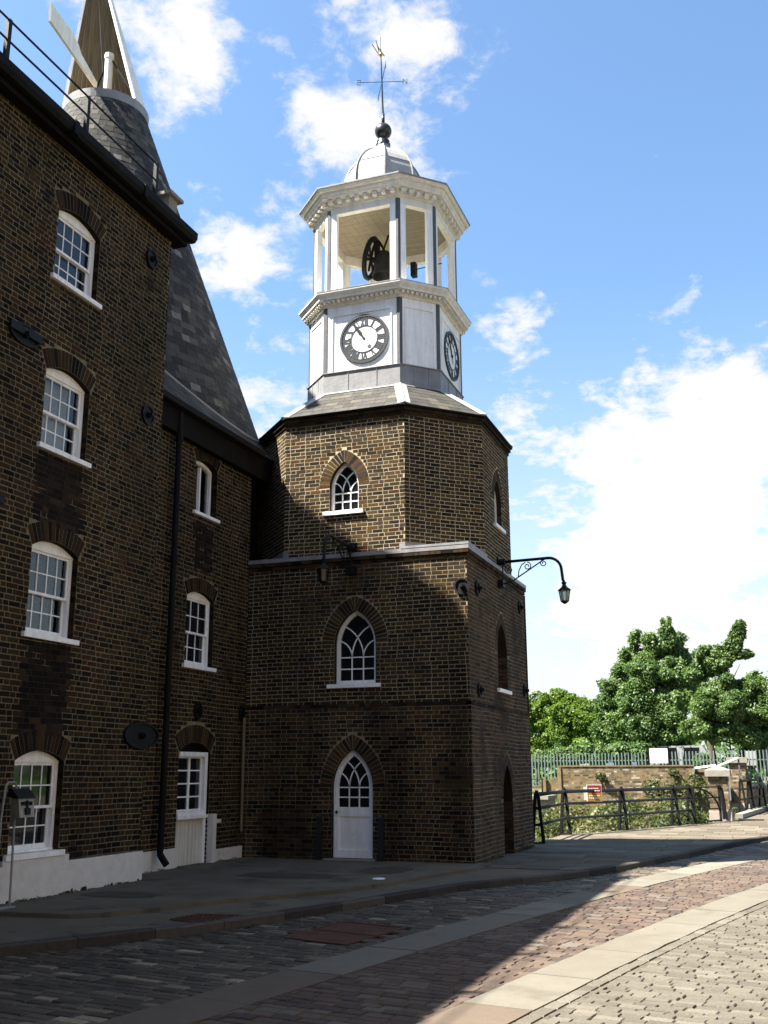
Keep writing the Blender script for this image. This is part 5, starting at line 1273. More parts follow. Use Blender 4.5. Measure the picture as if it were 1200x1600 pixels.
# wall lamps
def wall_lamp(F, label, Larm, loc, lit='window_glass'):
    t = thing('wall_lamp', label, 'lamp', loc, 'bracket lanterns on the tower')
    z0 = 5.80
    mb = MB(); pts = [(0, 0), (Larm-.28, .02)]+[(Larm-.28+.26*math.sin(k), .02-.26*(1-math.cos(k))) for k in np.linspace(.2, 1.5, 7)]+[(Larm, -.45), (Larm+.02, -.50)]
    mb.tube([F(0, a, z0+c) for a, c in pts], .030, 10); ar = mb.build('arm', 'black_iron', t, smooth=True)
    mb = MB(); mb.obox(F, (-.10, -.02, z0-.10), (.10, .03, z0+.10)); mb.tube([F(0, .0, z0), F(0, .16, z0)], .07, 10); mb.obox(F, (-.10, -.02, z0-.53), (.10, .12, z0-.38)); mb.tube([F(0, .10, z0-.40), F(0, .10, z0)], .014, 6); mb.build('wall_bracket', 'black_iron', t)
    mb = MB(); mb.tube([F(0, .12, z0-.46), F(0, .32, z0-.40), F(0, .48, z0-.30), F(0, .98, z0-.0)], .014, 6)
    for (ya, zc_, s_, rr_) in ((.23, -.17, 1, .10), (.62, -.12, -1, .085), (.96, -.08, 1, .075)):
        sp = [(ya+rr_*(1-.75*k/20)*math.cos(s_*k*.42+1.57), zc_+rr_*(1-.75*k/20)*math.sin(s_*k*.42+1.57)) for k in range(21)]; mb.tube([F(0, a, z0+c) for a, c in sp], .011, 5)
    mb.tube([F(0, .42, z0-.33), F(0, .44, z0-.20), F(0, .50, z0-.08), F(0, .58, z0-.035)], .012, 5); mb.build('scrollwork', 'black_iron', t)
    yc, zt_ = Larm+.02, z0-.50
    def hexa(r, z): return [F(r*math.sin(math.pi/3*k), yc+r*math.cos(math.pi/3*k), z) for k in range(6)]
    mb = MB(); prof = [(.02, zt_), (.055, zt_-.005), (.05, zt_-.03), (.035, zt_-.05), (.06, zt_-.10), (.135, zt_-.16), (.135, zt_-.175), (.10, zt_-.175)]; V = []
    for r, z in prof: V += hexa(r, z)
    mb.add(V, [(6*i+k, 6*i+(k+1) % 6, 6*i+6+(k+1) % 6, 6*i+6+k) for i in range(len(prof)-1) for k in range(6)]+[tuple(6*7+k for k in range(6))])
    V = []; prof = [(.078, zt_-.385), (.085, zt_-.40), (.03, zt_-.44), (.0, zt_-.455)]
    for r, z in prof: V += hexa(r, z)
    mb.add(V, [(6*i+k, 6*i+(k+1) % 6, 6*i+6+(k+1) % 6, 6*i+6+k) for i in range(3) for k in range(6)]+[tuple(range(6))])
    A_, B_ = hexa(.112, zt_-.17), hexa(.078, zt_-.39)
    for k in range(6): mb.tube([A_[k], B_[k]], .010, 5)
    ln_ = mb.build('lantern', 'black_iron', t)
    for k in range(6):
        A_, B_ = hexa(.108, zt_-.176), hexa(.075, zt_-.386); A2, B2 = hexa(.104, zt_-.176), hexa(.071, zt_-.386); j = (k+1) % 6
        mb = MB(); mb.add([A_[k], A_[j], B_[j], B_[k], A2[k], A2[j], B2[j], B2[k]], UF_); mb.build('lantern_pane', lit, ln_)
    return t
wall_lamp(frame((XA+.0, 20.72, 0), (0, 1), (1, 0)), 'black bracket lantern on the sunny right side, hanging clear against the sky', 1.34, (XA, 20.72, 5.3))
wall_lamp(frame((-7.37, YA, 0), (1, 0), (0, -1)), 'black bracket lantern hanging in shade over the pointed windows of the front wall', 1.38, (-7.33, YA, 5.3))

# bollards flanking the arched door
for x_, lb in ((-7.96, 'flat black post against the wall, left of the white arched door'), (-6.76, 'flat black post against the wall, right of the white arched door')):
    mb = MB(); mb.box((x_-.04, 18.13, 0), (x_+.04, 18.22, .78)); mb.add([(x_-.04, 18.13, .78), (x_+.04, 18.13, .78), (x_+.04, 18.22, .78), (x_-.04, 18.22, .78), (x_, 18.175, .83)], [(0, 1, 4), (1, 2, 4), (2, 3, 4), (3, 0, 4)])
    mb.box((x_-.055, 18.11, 0), (x_+.055, 18.24, .05))
    tag(mb.build('door_post', 'black_paint', None), lb, 'post', 'posts beside the arched door')

# ash bin on a bent tube stand in front of the lowest window
stand = thing('ash_bin_stand', 'small metal ash bin on a bent tube stand by the lowest sash window', 'ash bin', (-8.8, 10.8, .03))
mb = MB(); mb.tube([(-8.70, 10.73, .04), (-8.80, 10.82, 1.05), (-8.82, 10.84, 1.38), (-8.82, 10.83, 1.44), (-8.82, 10.79, 1.475), (-8.82, 10.68, 1.475), (-8.82, 10.64, 1.44), (-8.82, 10.63, 1.36), (-8.82, 10.60, 1.05), (-8.74, 10.50, .04)], .014, 8)
mb.box((-8.78, 10.44, .033), (-8.66, 10.80, .045)); mb.build('tube_frame', 'lead', stand, smooth=False)
mb = MB(); mb.add([(-8.80, 10.74, 1.06), (-8.66, 10.74, 1.06), (-8.66, 11.02, 1.06), (-8.80, 11.02, 1.06), (-8.82, 10.74, 1.31), (-8.70, 10.74, 1.29), (-8.70, 11.02, 1.29), (-8.82, 11.02, 1.31)], UF_); mb.build('bin_body', 'steel_box', stand)
mb = MB(); mb.add([(-8.86, 10.72, 1.30), (-8.67, 10.72, 1.285), (-8.67, 11.04, 1.285), (-8.86, 11.04, 1.30), (-8.84, 10.72, 1.40), (-8.79, 10.72, 1.40), (-8.79, 11.04, 1.40), (-8.84, 11.04, 1.40)], UF_); mb.build('bin_lid', 'black_iron', stand)
mb = MB()
for k in range(7): y_ = 10.79+k*.03; mb.box((-8.70, y_-.006, 1.20), (-8.675, y_+.006, 1.245))
mb.box((-8.68, 10.84, 1.09), (-8.655, 10.93, 1.17)); mb.box((-8.685, 10.87, 1.16), (-8.668, 10.90, 1.26)); mb.build('slots', 'black_iron', stand)

# ================================================================ RAILINGS, PILLARS
def railing(label, pts, hgt=1.1, group=None, zb=0., gate=False):
    t = thing('iron_railing', label, 'railing', (pts[0][0], pts[0][1], zb), group)
    for i, (x, y) in enumerate(pts):
        d = np.array(pts[min(i+1, len(pts)-1)])-np.array(pts[max(i-1, 0)]); d = d/np.linalg.norm(d); nrm = (-d[1], d[0])
        F = frame((x, y, zb), (nrm[0], nrm[1]), (d[0], d[1])); s = .10; wdp = .07
        mb = MB(); lft = [(-s*1.25, 0), (-s*.35, hgt-.06), (-s*.1, hgt)]; rgt = [(s*1.25, 0), (s*.35, hgt-.06), (s*.1, hgt)]
        mb.stroke(lft, wdp, F, -.03, .03); mb.stroke(rgt, wdp, F, -.03, .03); mb.obox(F, (-s*1.3, -.03, 0), (s*1.3, .03, .03))
        for z_ in (.40, .76): mb.obox(F, (-.10, -.032, z_-.03), (.10, .032, z_+.03))
        mb.tube([(x, y, zb+hgt-.05), (x, y, zb+hgt+.05)], .04, 8)
        mb.build('railing_post', 'black_iron', t)
    for z_ in (hgt-.04, .76, .40):
        mb = MB(); mb.tube([(x, y, zb+z_) for x, y in pts], 0.045 if z_ > 1 else .034, 8); mb.build('rail', 'steel_rail', t, smooth=True)
    return t
RP_ = [(-5.16, 24.04), (-5.19, 27.52), (-4.07, 29.99), (-2.93, 32.85), (-2.56, 33.95)]
railing('black tubular railing beside the tower carrying a small red and yellow sign', RP_, group='iron railings above the creek')
gt = thing('railing_gate', 'black iron gate with a curved brace next to the stone-capped pillar', 'gate', (-2.3, 34.6, 0))
ga, gb_ = np.array([-2.48, 34.15]), np.array([-1.78, 35.85]); dg_ = (gb_-ga)/np.linalg.norm(gb_-ga); Lg = np.linalg.norm(gb_-ga); Fg = frame((*ga, 0), dg_, (dg_[1], -dg_[0]))
mb = MB(); mb.obox(Fg, (0, -.03, 0), (.06, .03, 1.10)); mb.obox(Fg, (Lg-.06, -.03, 0), (Lg, .03, 1.12))
for z_ in (1.06, .74, .40, .04): mb.obox(Fg, (.06, -.02, z_-.02), (Lg-.06, .02, z_+.02))
mb.build('gate_frame', 'black_iron', gt)
mb = MB(); mb.stroke([(.06+(Lg-.12)*math.sin(k), .25+.80*math.cos(k)) for k in np.linspace(0, 1.45, 10)], .045, Fg, -.018, .018); mb.build('curved_brace', 'black_iron', gt)
mb = MB(); mb.stroke([(Lg+.0, 1.1), (Lg+.2, .98), (Lg+.30, .6), (Lg+.36, .05)], .05, Fg, -.03, .03); mb.stroke([(Lg+.14, 1.02), (Lg+.16, .5), (Lg+.18, .05)], .045, Fg, -.03, .03); mb.build('stay', 'black_iron', gt)
# warning sign on the rail
px0 = np.array([-4.62, 28.75]); dd_ = np.array([.42, .907]); Fs = frame((px0[0], px0[1], 0), (.95, .30), (.30, -.95))
sg = thing('warning_sign', 'small square sign, red above and yellow below, fixed to the black top rail', 'sign', (px0[0], px0[1], .78))
mb = MB(); mb.obox(Fs, (-.20, .02, .78), (.20, .03, 1.22)); mb.obox(Fs, (-.27, -.0, .82), (-.20, .02, 1.16)); mb.build('sign_back', 'dull_white_paint', sg)
mb = MB(); mb.obox(Fs, (-.18, .03, 1.0), (.18, .034, 1.20)); mb.build('red_field', 'red_print', sg)
mb = MB(); mb.obox(Fs, (-.18, .03, .80), (.18, .034, .995)); mb.build('yellow_field', 'yellow_print', sg)
mb = MB()
for r_, z_ in ((0, 1.12), (1, 1.06), (2, .93), (3, .87)):
    x = -.14
    while x < .12: w_ = random.uniform(.02, .05); mb.obox(Fs, (x, .034, z_-.012), (x+w_, .037, z_+.012)); x += w_+.015
mb.build('sign_print', 'white_paint', sg)
def pillar(x0, x1, y0, y1, h, capz, name, label, stone_base=True, plaque=False):
    t = thing('gate_pillar', label, 'pillar', ((x0+x1)/2, (y0+y1)/2, 0)); s = Store()
    for (o, u, n, a, b) in (((0, y0), (1, 0), (0, -1), x0, x1), ((x1, 0), (0, 1), (1, 0), y0, y1), ((0, y1), (-1, 0), (0, 1), -x1, -x0), ((x0, 0), (0, -1), (-1, 0), -y1, -y0)):
        brick_wall(s, 'old_brick', 'old_mortar', o, u, n, a, b, .3 if stone_base else 0, h, [])
    finish(s, t, 'old_brick', 60)
    if stone_base: mb = MB(); mb.box((x0-.05, y0-.05, 0), (x1+.05, y1+.05, .28)); mb.box((x0-.02, y0-.02, .28), (x1+.02, y1+.02, .31)); mb.build('stone_base', 'pink_stone', t)
    e = .09; mb = MB(); mb.box((x0-e, y0-e, h), (x1+e, y1+e, h+.2)); cxm, cym = (x0+x1)/2, (y0+y1)/2
    mb.add([(x0-e, y0-e, h+.2), (x1+e, y0-e, h+.2), (x1+e, y1+e, h+.2), (x0-e, y1+e, h+.2), (cxm, cym, h+capz)], [(0, 1, 4), (1, 2, 4), (2, 3, 4), (3, 0, 4)]); mb.build('cap_stone', 'stone', t)
    if plaque: mb = MB(); mb.box((x1, y0+.12, .62), (x1+.03, y1-.12, 1.22)); mb.build('plaque', 'white_paint', t)
    return t
pillar(-2.12, -1.52, 36.25, 37.4, 1.38, .34, 'a', 'brick gate pillar with pale stone cap and white plaque at the end of the railing', plaque=True)
pillar(-1.75, -1.15, 44.2, 45.4, 1.85, .22, 'b', 'darker brick pillar with flat stone cap standing farther off behind the first pillar')
railing('black railing on a stone kerb beyond the pillars at the far right', [(-1.28, 41.5), (-1.05, 43.6), (-.66, 46.8), (-.2, 50.5)], group='iron railings above the creek', zb=.12)
mb = MB(); mb.add([(-1.45, 38.2, 0), (-1.2, 38.2, 0), (-.0, 51, 0), (-.3, 51, 0), (-1.45, 38.2, .14), (-1.2, 38.2, .14), (0, 51, .14), (-.3, 51, .14)], UF_); tag(mb.build('stone_kerb', 'stone', None), kind='structure')

# ================================================================ FAR WALLS, FENCE
fwl = thing('creek_wall', 'old yellow brick wall along the far bank of the creek', 'wall', (-5.5, 42, 0))
s = Store(); brick_wall(s, 'old_brick', 'old_mortar', (0, 42.0), (1, 0), (0, -1), -8.06, -2.95, -1.4, 1.72); brick_wall(s, 'old_brick', 'old_mortar', (0, 42.25), (1, 0), (0, -1), -2.95, -1.75, -1.4, 1.5); finish(s, fwl, 'old_brick')
mb = MB(); mb.box((-8.10, 41.97, 1.72), (-2.93, 42.5, 1.77)); mb.box((-2.93, 42.2, 1.5), (-1.75, 42.6, 1.62)); mb.box((-8.14, 41.95, -1.4), (-8.0, 42.4, 1.70)); mb.build('wall_coping', 'old_brick', fwl)
ww = thing('wing_wall', 'low brick wing wall with a sloping stone top beside the tower edge', 'wall', (-9.2, 43.2, 0))
s = Store(); brick_wall(s, 'old_brick', 'old_mortar', (0, 43.2), (1, 0), (0, -1), -12, -8.1, -1.4, .85); finish(s, ww, 'old_brick', 60)
mb = MB(); Fw = frame((0, 43.2, 0), (1, 0), (0, -1)); mb.prism([(-9.6, .85), (-8.1, .85), (-8.1, 1.30), (-8.6, 1.30), (-9.35, .95)], Fw, -.2, .0); mb.build('raking_top', 'old_brick', ww)
mb = MB(); mb.obox(Fw, (-9.0, 0, -.2), (-8.85, .12, 1.32)); mb.build('pier', 'old_brick', ww)
mb = MB(); mb.prism([(-8.83, .3), (-8.2, .3), (-8.2, .9), (-8.45, .85), (-8.83, .5)], Fw, .012, .016); mb.build('blocked_arch', 'stone', ww)
mb = MB(); mb.box((-12.5, 40.2, -1.6), (-8.2, 41.6, .52)); mb.box((-12.5, 40.0, .52), (-8.15, 41.7, .66)); tag(mb.build('lock_sill', 'stone', None), 'pale stone sill of the sluice seen through the rails beside the tower', 'sluice')
t = thing('sluice_rail', 'thin dark handrail on the stone sill of the sluice', 'railing', (-9, 40.2, .66))
mb = MB(); mb.tube([(-12, 40.2, 1.25), (-8.35, 40.2, 1.25)], .02, 6); mb.tube([(-12, 40.2, .98), (-8.35, 40.2, .98)], .02, 6); mb.build('rail', 'black_iron', t)
for x in (-10.5, -8.4): mb = MB(); mb.tube([(x, 40.2, .6), (x, 40.2, 1.3)], .03, 6); mb.build('post', 'black_iron', t)
# palisade fence
pf = thing('palisade_fence', 'long pale green steel palisade fence in front of the hedge', 'fence', (-5, 44.8, .75))
pl_ = []; x = -13.0
while x < 5.0:
    pl_.append((np.array([x, 44.8, 1.52+.012*(x+8)]), np.diag([.021, .008, .74]), .5, True)); x += .135
pieces(pl_, 'pale', 'pales', 'galv', pf)
mb = MB(); mb.box((-13, 44.82, 1.05), (5, 44.86, 1.10)); mb.box((-13, 44.82, 1.95), (5, 44.86, 2.0)); mb.build('fence_rail', 'galv', pf)
for x in np.arange(-12.6, 5, 2.75): mb = MB(); mb.box((x-.035, 44.86, .7), (x+.035, 44.93, 2.35)); mb.build('fence_post', 'galv', pf)
nbd = thing('notice_board', 'blank white rectangular board on two dark posts above the brick wall', 'board', (-4.4, 43.6, .75))
mb = MB(); mb.box((-4.72, 43.6, 1.85), (-4.02, 43.64, 2.42)); mb.build('board', 'white_paint', nbd)
for x in (-4.77, -3.99): mb = MB(); mb.box((x-.03, 43.6, .7), (x+.03, 43.67, 2.5)); mb.build('post', 'black_board', nbd)
# ramp rail, panel and dark shelter at far right
rr = thing('white_ramp_rail', 'white painted ramp rail rising between tree trunk and pillar', 'railing', (-2.7, 43.3, .75))
mb = MB(); mb.add([(-3.0, 43.3, 1.62), (-2.2, 43.3, 1.72), (-2.2, 43.3, 1.80), (-3.0, 43.3, 1.70), (-3.0, 43.36, 1.62), (-2.2, 43.36, 1.72), (-2.2, 43.36, 1.80), (-3.0, 43.36, 1.70)], UF_); mb.build('rail', 'white_paint', rr)
mb = MB(); mb.tube([(-2.15, 43.3, 1.70), (-1.35, 43.3, 2.02)], .045, 8); mb.build('upper_rail', 'white_paint', rr)
for x in (-2.95, -2.3, -1.35): mb = MB(); mb.box((x-.03, 43.33, .7), (x+.03, 43.39, 1.7 if x < -2 else 2.4)); mb.build('post', 'dark_lead', rr)
mb = MB(); mb.box((-1.15, 45.6, 1.75), (-.72, 45.64, 2.32)); mb.box((-1.12, 45.64, .7), (-1.07, 45.68, 2.2)); mb.box((-.80, 45.64, .7), (-.75, 45.68, 2.2)); tag(mb.build('grey_panel', 'lead_pale', None), 'plain pale grey panel on posts just right of the farther pillar', 'panel')
sh = thing('leaning_sculpture', 'dark metal shelter with a steep pointed side at the far right edge', 'shelter', (-.15, 46.5, .75))
mb = MB(); Fh = frame((0, 46.5, 0), (1, 0), (0, -1)); mb.prism([(-.42, .75), (-.42, 2.35), (.02, 2.95), (.02, .75)], Fh, -.6, 0); mb.build('pointed_side', 'dark_lead', sh)
mb = MB(); mb.prism([(.04, .75), (.04, 2.8), (.16, 2.6), (.2, .75)], Fh, -.6, .02); mb.build('inner_side', 'rust_iron', sh)
mb = MB(); mb.box((-.2, 45.2, .0), (1.6, 46.0, 1.15)); mb.box((-.5, 44.9, 1.15), (1.8, 46.1, 1.3)); tag(mb.build('concrete_block', 'stone', None), 'low grey stone block at the foot of the dark shelter', 'wall')

# parked vehicles half hidden by the hedge
def van(x, y, z, L, W, H, body, label):
    t = thing('parked_car', label, 'car', (x, y, z), 'parked vehicles beyond the hedge')
    F = frame((x, y, z), (1, 0), (0, -1))
    pr = [(-L/2, .25), (-L/2, .75), (-L*.46, .85), (-L*.30, H), (L*.22, H), (L*.36, .9), (L*.49, .78), (L/2, .55), (L/2, .25)]
    mb = MB(); mb.prism(pr, F, -W, 0); mb.build('body', body, t)
    for a, b in ((-.29, -.06), (-.03, .20)):
        mb = MB(); mb.prism([(L*a, .9), (L*b, .9), (L*(b-.02), H-.08), (L*(a+.04), H-.08)], F, 0, .01); mb.build('side_window', 'dark_glass', t)
    for sx in (-.32, .32):
        for yy in (0.02, -W+.16):
            mb = MB(); mb.tube([F(L*sx, yy, .32), F(L*sx, yy-.18, .32)], .32, 14); mb.build('wheel', 'black_paint', t)
van(-9.0, 62, .75, 4.2, 1.8, 2.0, 'van_white', 'white car seen through a gap in the hedge, left of the blue one')
van(-6.9, 58, .75, 4.6, 1.8, 1.75, 'van_blue', 'blue grey car with its roof showing over the hedge')
van(-3.9, 50, .75, 3.8, 1.8, 1.9, 'van_white', 'white car parked behind the fence to the right of the notice board')
# street lamps far
for (x, y, h, lb) in ((-1.75, 47, 3.3, 'thin street lamp with a round white globe beside the tree trunk'), (-.72, 56, 4.8, 'street lamp with a flat white head among the trees at the far right')):
    t = thing('street_lamp', lb, 'lamp post', (x, y, .75))
    mb = MB(); mb.tube([(x, y, .75), (x, y, h)], .035, 8); mb.build('pole', 'dark_lead', t)
    mb = MB()
    if h < 5: mb.lathe([(0, -.12), (.08, -.09), (.12, 0), (.08, .09), (0, .12)], (x, y, h+.08), 12)
    else: mb.lathe([(0, -.07), (.28, -.05), (.3, 0), (.15, .1), (0, .12)], (x, y, h+.05), 12)
    mb.build('lamp_head', 'white_paint', t, smooth=True)

# ================================================================ VEGETATION
def leaves(name, blobs, material, n, size, parent=None, kind=None, label=None, flat=.5, shell=.55, aspect=.7, sub=0):
    """blobs: (x, y, z, rx, ry, rz); leaf quads scattered mostly near the surface of each blob"""
    bl = np.array([b[:6] for b in blobs], float)
    if sub:
        ex = []
        keep = [list(b[:3])+list(b[3:]*.74) for b in bl]
        for b in bl:
            for _ in range(sub):
                d_ = rng.normal(size=3); d_ /= np.linalg.norm(d_); f_ = rng.uniform(.22, .50)
                ex.append([*(b[:3]+d_*b[3:6]*rng.uniform(.6, 1.02)), *(b[3:6]*f_*rng.uniform(.7, 1.2, 3))])
        bl = np.array(ex+keep)
    wts = (bl[:, 3]*bl[:, 5]+bl[:, 4]*bl[:, 5]); wts = wts/wts.sum()
    ci = rng.choice(len(bl), n, p=wts); d = rng.normal(size=(n, 3)); d /= np.linalg.norm(d, axis=1)[:, None]
    # small sprays: points cluster round random twig centres
    tw = rng.normal(size=(n//14+1, 3)); tw /= np.linalg.norm(tw, axis=1)[:, None]; ti = rng.integers(0, len(tw), n); d = tw[ti]*1.0+rng.normal(size=(n, 3))*.16; rad = shell+(1.08-shell)*rng.random(len(tw))[ti]**.6+rng.normal(size=n)*.05+(rng.random(n) < .10)*rng.random(n)*.42
    d /= np.linalg.norm(d, axis=1)[:, None]
    P = bl[ci, :3]+d*rad[:, None]*bl[ci, 3:6]
    nr = d+rng.normal(size=(n, 3))*.75+np.array([0, 0, flat]); nr /= np.linalg.norm(nr, axis=1)[:, None]
    a = np.cross(nr, rng.normal(size=(n, 3))); a /= np.linalg.norm(a, axis=1)[:, None]; b = np.cross(nr, a)
    s = size*rng.uniform(.45, 1.45, n)[:, None]
    q = np.stack([P-a*s, P-b*s*aspect+nr*s*.12, P+a*s, P+b*s*aspect+nr*s*.12], 1).reshape(-1, 3)
    org = np.array([q[:, 0].mean(), q[:, 1].mean(), q[:, 2].min()])
    me = bpy.data.meshes.new(name); me.vertices.add(len(q)); me.vertices.foreach_set('co', (q-org).ravel())
    me.loops.add(4*n); me.loops.foreach_set('vertex_index', np.arange(4*n)); me.polygons.add(n)
    me.polygons.foreach_set('loop_start', np.arange(n)*4); me.polygons.foreach_set('loop_total', np.full(n, 4))
    me.materials.append(MATS[material]); at = me.attributes.new('tone', 'FLOAT', 'FACE'); at.data.foreach_set('value', np.clip(.55*rng.random(n)+.6*rng.random(len(bl))[ci]-.08, 0, 1).astype(np.float32)); me.polygons.foreach_set('use_smooth', np.zeros(n, dtype=bool)); me.update(calc_edges=True)
    return link(name, me, org, parent, kind, label)
def tree(label, base, trunk_r, trunk_top, blobs, material, n, size, limbs=True, group='trees beyond the creek'):
    t = thing('broadleaf_tree', label, 'tree', base, group); b = np.array(base, float); tt = np.array(trunk_top, float)
    mb = MB(); mid = (b+tt)/2+np.array([.08, 0, 0]); mb.tube([b, b+(mid-b)*.5, mid, tt], trunk_r, 10, rs=[trunk_r*1.3, trunk_r, trunk_r*.85, trunk_r*.6]); mb.build('trunk', 'bark', t, smooth=True)
    lm = MB()
    for bb in blobs:
        c = np.array(bb[:3]); s0 = b+(tt-b)*random.uniform(.55, 1.0); m = (s0+c)/2+rng.normal(size=3)*.25; c = s0+(c-s0)*.86; lm.tube([s0, m, c], .05, 6, rs=[trunk_r*.38, trunk_r*.22, trunk_r*.08])
    lm.build('limbs', 'bark', t, smooth=True)
    leaves('crown', blobs, material, n, size, parent=t, sub=12, shell=.15)
    return t
def px(x, y, Y_):     # world point on plane Y = Y_ seen at a photograph pixel (layout aid)
    d = pixdir(x, y); k = Y_/d[1]; return d[0]*k, EYE+d[2]*k
def blobset(lst, Y_, sc):
    out = []
    for (x, y, rx, ry, dy) in lst:
        X, Z = px(x, y, Y_+dy); m = (Y_+dy)/FPX*1.02; out.append((X, Y_+dy, Z, rx*m, rx*m*.9, ry*m))
    return out
big = blobset([(1040, 990, 14, 22, 0), (1022, 1010, 22, 22, -.3), (1052, 1020, 22, 26, .6), (992, 1000, 14, 16, 0), (985, 1030, 24, 24, .3), (1010, 1050, 30, 26, -1.2), (1048, 1062, 28, 30, -.6), (970, 1075, 28, 28, .4), (950, 1110, 26, 24, 0), (1000, 1095, 32, 28, -1.6),
               (1045, 1105, 32, 28, -1.4), (965, 1140, 28, 24, -.6), (1005, 1140, 32, 26, -1.8), (1048, 1150, 26, 22, -1.4), (985, 1168, 26, 16, -.8), (940, 1150, 20, 20, 0), (1075, 1045, 18, 24, .5), (1070, 1090, 22, 26, 0), (1025, 1172, 28, 12, -1.2)], 52, 1)
X0, _ = px(1030, 1190, 52); tree('tallest tree, pointed dense dark green crown in the middle of the group', (X0, 52, .75), .28, (X0+.1, 52, 4.5), big, 'leaf_plane', 120000, .062)
two = blobset([(1156, 985, 9, 16, 0), (1148, 1005, 13, 16, 0), (1135, 1025, 16, 16, .3), (1165, 1022, 12, 9, 0), (1098, 1022, 14, 12, 0), (1118, 1040, 22, 16, 0), (1092, 1055, 20, 18, .4), (1125, 1075, 26, 20, 0), (1165, 1075, 28, 16, .5), (1190, 1085, 20, 22, .5), (1100, 1105, 26, 22, -1.), (1140, 1110, 28, 20, -.8), (1180, 1120, 28, 24, 0),
               (1090, 1140, 24, 20, -1.2), (1128, 1142, 24, 16, -1), (1165, 1150, 26, 18, -.4), (1195, 1155, 20, 20, 0), (1215, 1100, 24, 40, 0)], 47, 1)
X0, _ = px(1115, 1200, 47); tree('right-hand tree with a bare trunk and one tall ragged branch rising to the right', (X0, 47, .75), .17, (X0-.15, 47, 3.6), two, 'leaf_plane', 110000, .056)
lf = blobset([(872, 1092, 20, 14, 0), (895, 1098, 20, 14, 0), (915, 1105, 18, 16, 0), (855, 1105, 18, 18, 0), (880, 1115, 24, 18, -1), (908, 1125, 24, 18, -1), (930, 1120, 16, 18, 0), (850, 1130, 20, 20, 0), (878, 1142, 24, 18, -1), (910, 1150, 24, 16, -.8), (850, 1160, 18, 18, 0), (935, 1150, 16, 16, 0), (838, 1170, 14, 16, 0), (865, 1085, 8, 8, 0), (825, 1120, 20, 26, 0), (815, 1160, 20, 24, 0)], 56, 1)
X0, _ = px(888, 1190, 56); tree('bright yellow green tree low beside the tower edge', (X0, 56, .75), .2, (X0, 56, 3.2), lf, 'leaf_light', 80000, .060)
gl = blobset([(842, 1092, 12, 10, 0), (830, 1100, 14, 14, 0), (846, 1106, 10, 12, 0)], 60, 1)
X0, _ = px(838, 1190, 60); tree('grey green tree top just showing behind the bright tree at the tower edge', (X0, 60, .75), .15, (X0, 60, 3), gl, 'leaf_grey', 9000, .08)
rt_ = blobset([(1190, 1075, 24, 26, 0), (1205, 1120, 26, 34, 0), (1180, 1140, 20, 24, 0), (1230, 1080, 30, 40, 0), (1260, 1110, 34, 44, 0)], 60, 1)
X0, _ = px(1215, 1190, 60); tree('dark tree cut off by the right edge behind the ragged tree', (X0, 60, .75), .2, (X0, 60, 4), rt_, 'leaf_plane', 30000, .085)
# shrubs behind the fence
for i, (x, y, rx, ry) in enumerate(((848, 1185, 14, 10), (870, 1182, 14, 11), (892, 1180, 14, 12), (915, 1176, 16, 14), (936, 1180, 12, 11))):
    b = blobset([(x, y, rx, ry, 0), (x+6, y+4, rx*.8, ry*.8, .3), (x-7, y+5, rx*.7, ry*.7, -.2)], 47.5, 1)
    o = leaves('clipped_shrub', b, 'leaf_hedge', 3600, .06, shell=.75)
    tag(o, ['low round shrub nearest the tower behind the pale fence', 'second round shrub from the tower behind the pale fence', 'middle round shrub of five behind the pale fence', 'largest round shrub behind the pale fence, below the white car', 'round shrub behind the fence just left of the blue car'][i], 'shrub', 'round shrubs behind the fence')
for i, (x, y, rx, ry) in enumerate(((968, 1176, 20, 14), (1002, 1176, 18, 14), (1100, 1188, 12, 9), (1174, 1180, 14, 18))):
    b = blobset([(x, y, rx, ry, 0), (x+8, y+5, rx*.8, ry*.7, .3)], 48.5, 1)
    tag(leaves('loose_bush', b, 'leaf_hedge', 3600, .07), ['loose green bush under the tall tree right of the blue car', 'loose green bush left of the notice board', 'small bush behind the white ramp rail', 'tall bush beside the dark shelter'][i], 'bush')
# foliage reading as one mass far off
fb = [(x, 95+6*math.sin(x), 2.5, 6, 4, 3.4+1.4*math.sin(x*1.7)) for x in np.arange(-70, 60, 6.)]
leaves('far_trees', fb, 'leaf_plane', 26000, .28, kind='stuff')
# weeds on the creek bank
wb = []
for k in range(46):
    t_ = random.random(); X = -8+7.0*t_+random.uniform(-.3, .3); Y_ = 34+7.3*random.random(); 
    if X > -2.4 and Y_ < 38: continue
    wb.append((X, Y_, -.9+random.uniform(0, 1.1), random.uniform(.4, .9), .6, random.uniform(.3, .65)))
wb += [(-2.4-1.2*random.random()-.9*k/8, 41.5-.3*random.random(), .3+.7*random.random(), .35, .25, .35) for k in range(10)]
leaves('bank_weeds', wb, 'leaf_weed', 24000, .055, kind='stuff')
wb = [(-5.9+1.1*k/6+random.uniform(-.2, .2), 28+1.35*k/2, -.35+random.uniform(-.2, .15), .5, .5, .30) for k in range(12)]
leaves('rail_weeds', wb, 'grass_blade', 9000, .05, kind='stuff')
bnk = MB(); g_ = []
nx, ny = 30, 16
for j in range(ny+1):
    for i in range(nx+1):
        X = -14+15*i/nx; Y_ = 28+14*j/ny; z = -1.6+1.5*max(0, (Y_-33)/9)+.25*math.sin(X*2.1)+.2*math.cos(Y_*1.7+X)
        g_.append((X, Y_, min(z, -.05) if X > -2.8+.0 or Y_ < 37 else z))
bnk.add(g_, [(j*(nx+1)+i, j*(nx+1)+i+1, (j+1)*(nx+1)+i+1, (j+1)*(nx+1)+i) for j in range(ny) for i in range(nx)])
tag(bnk.build('creek_bank', 'mud', None, smooth=True), kind='structure')
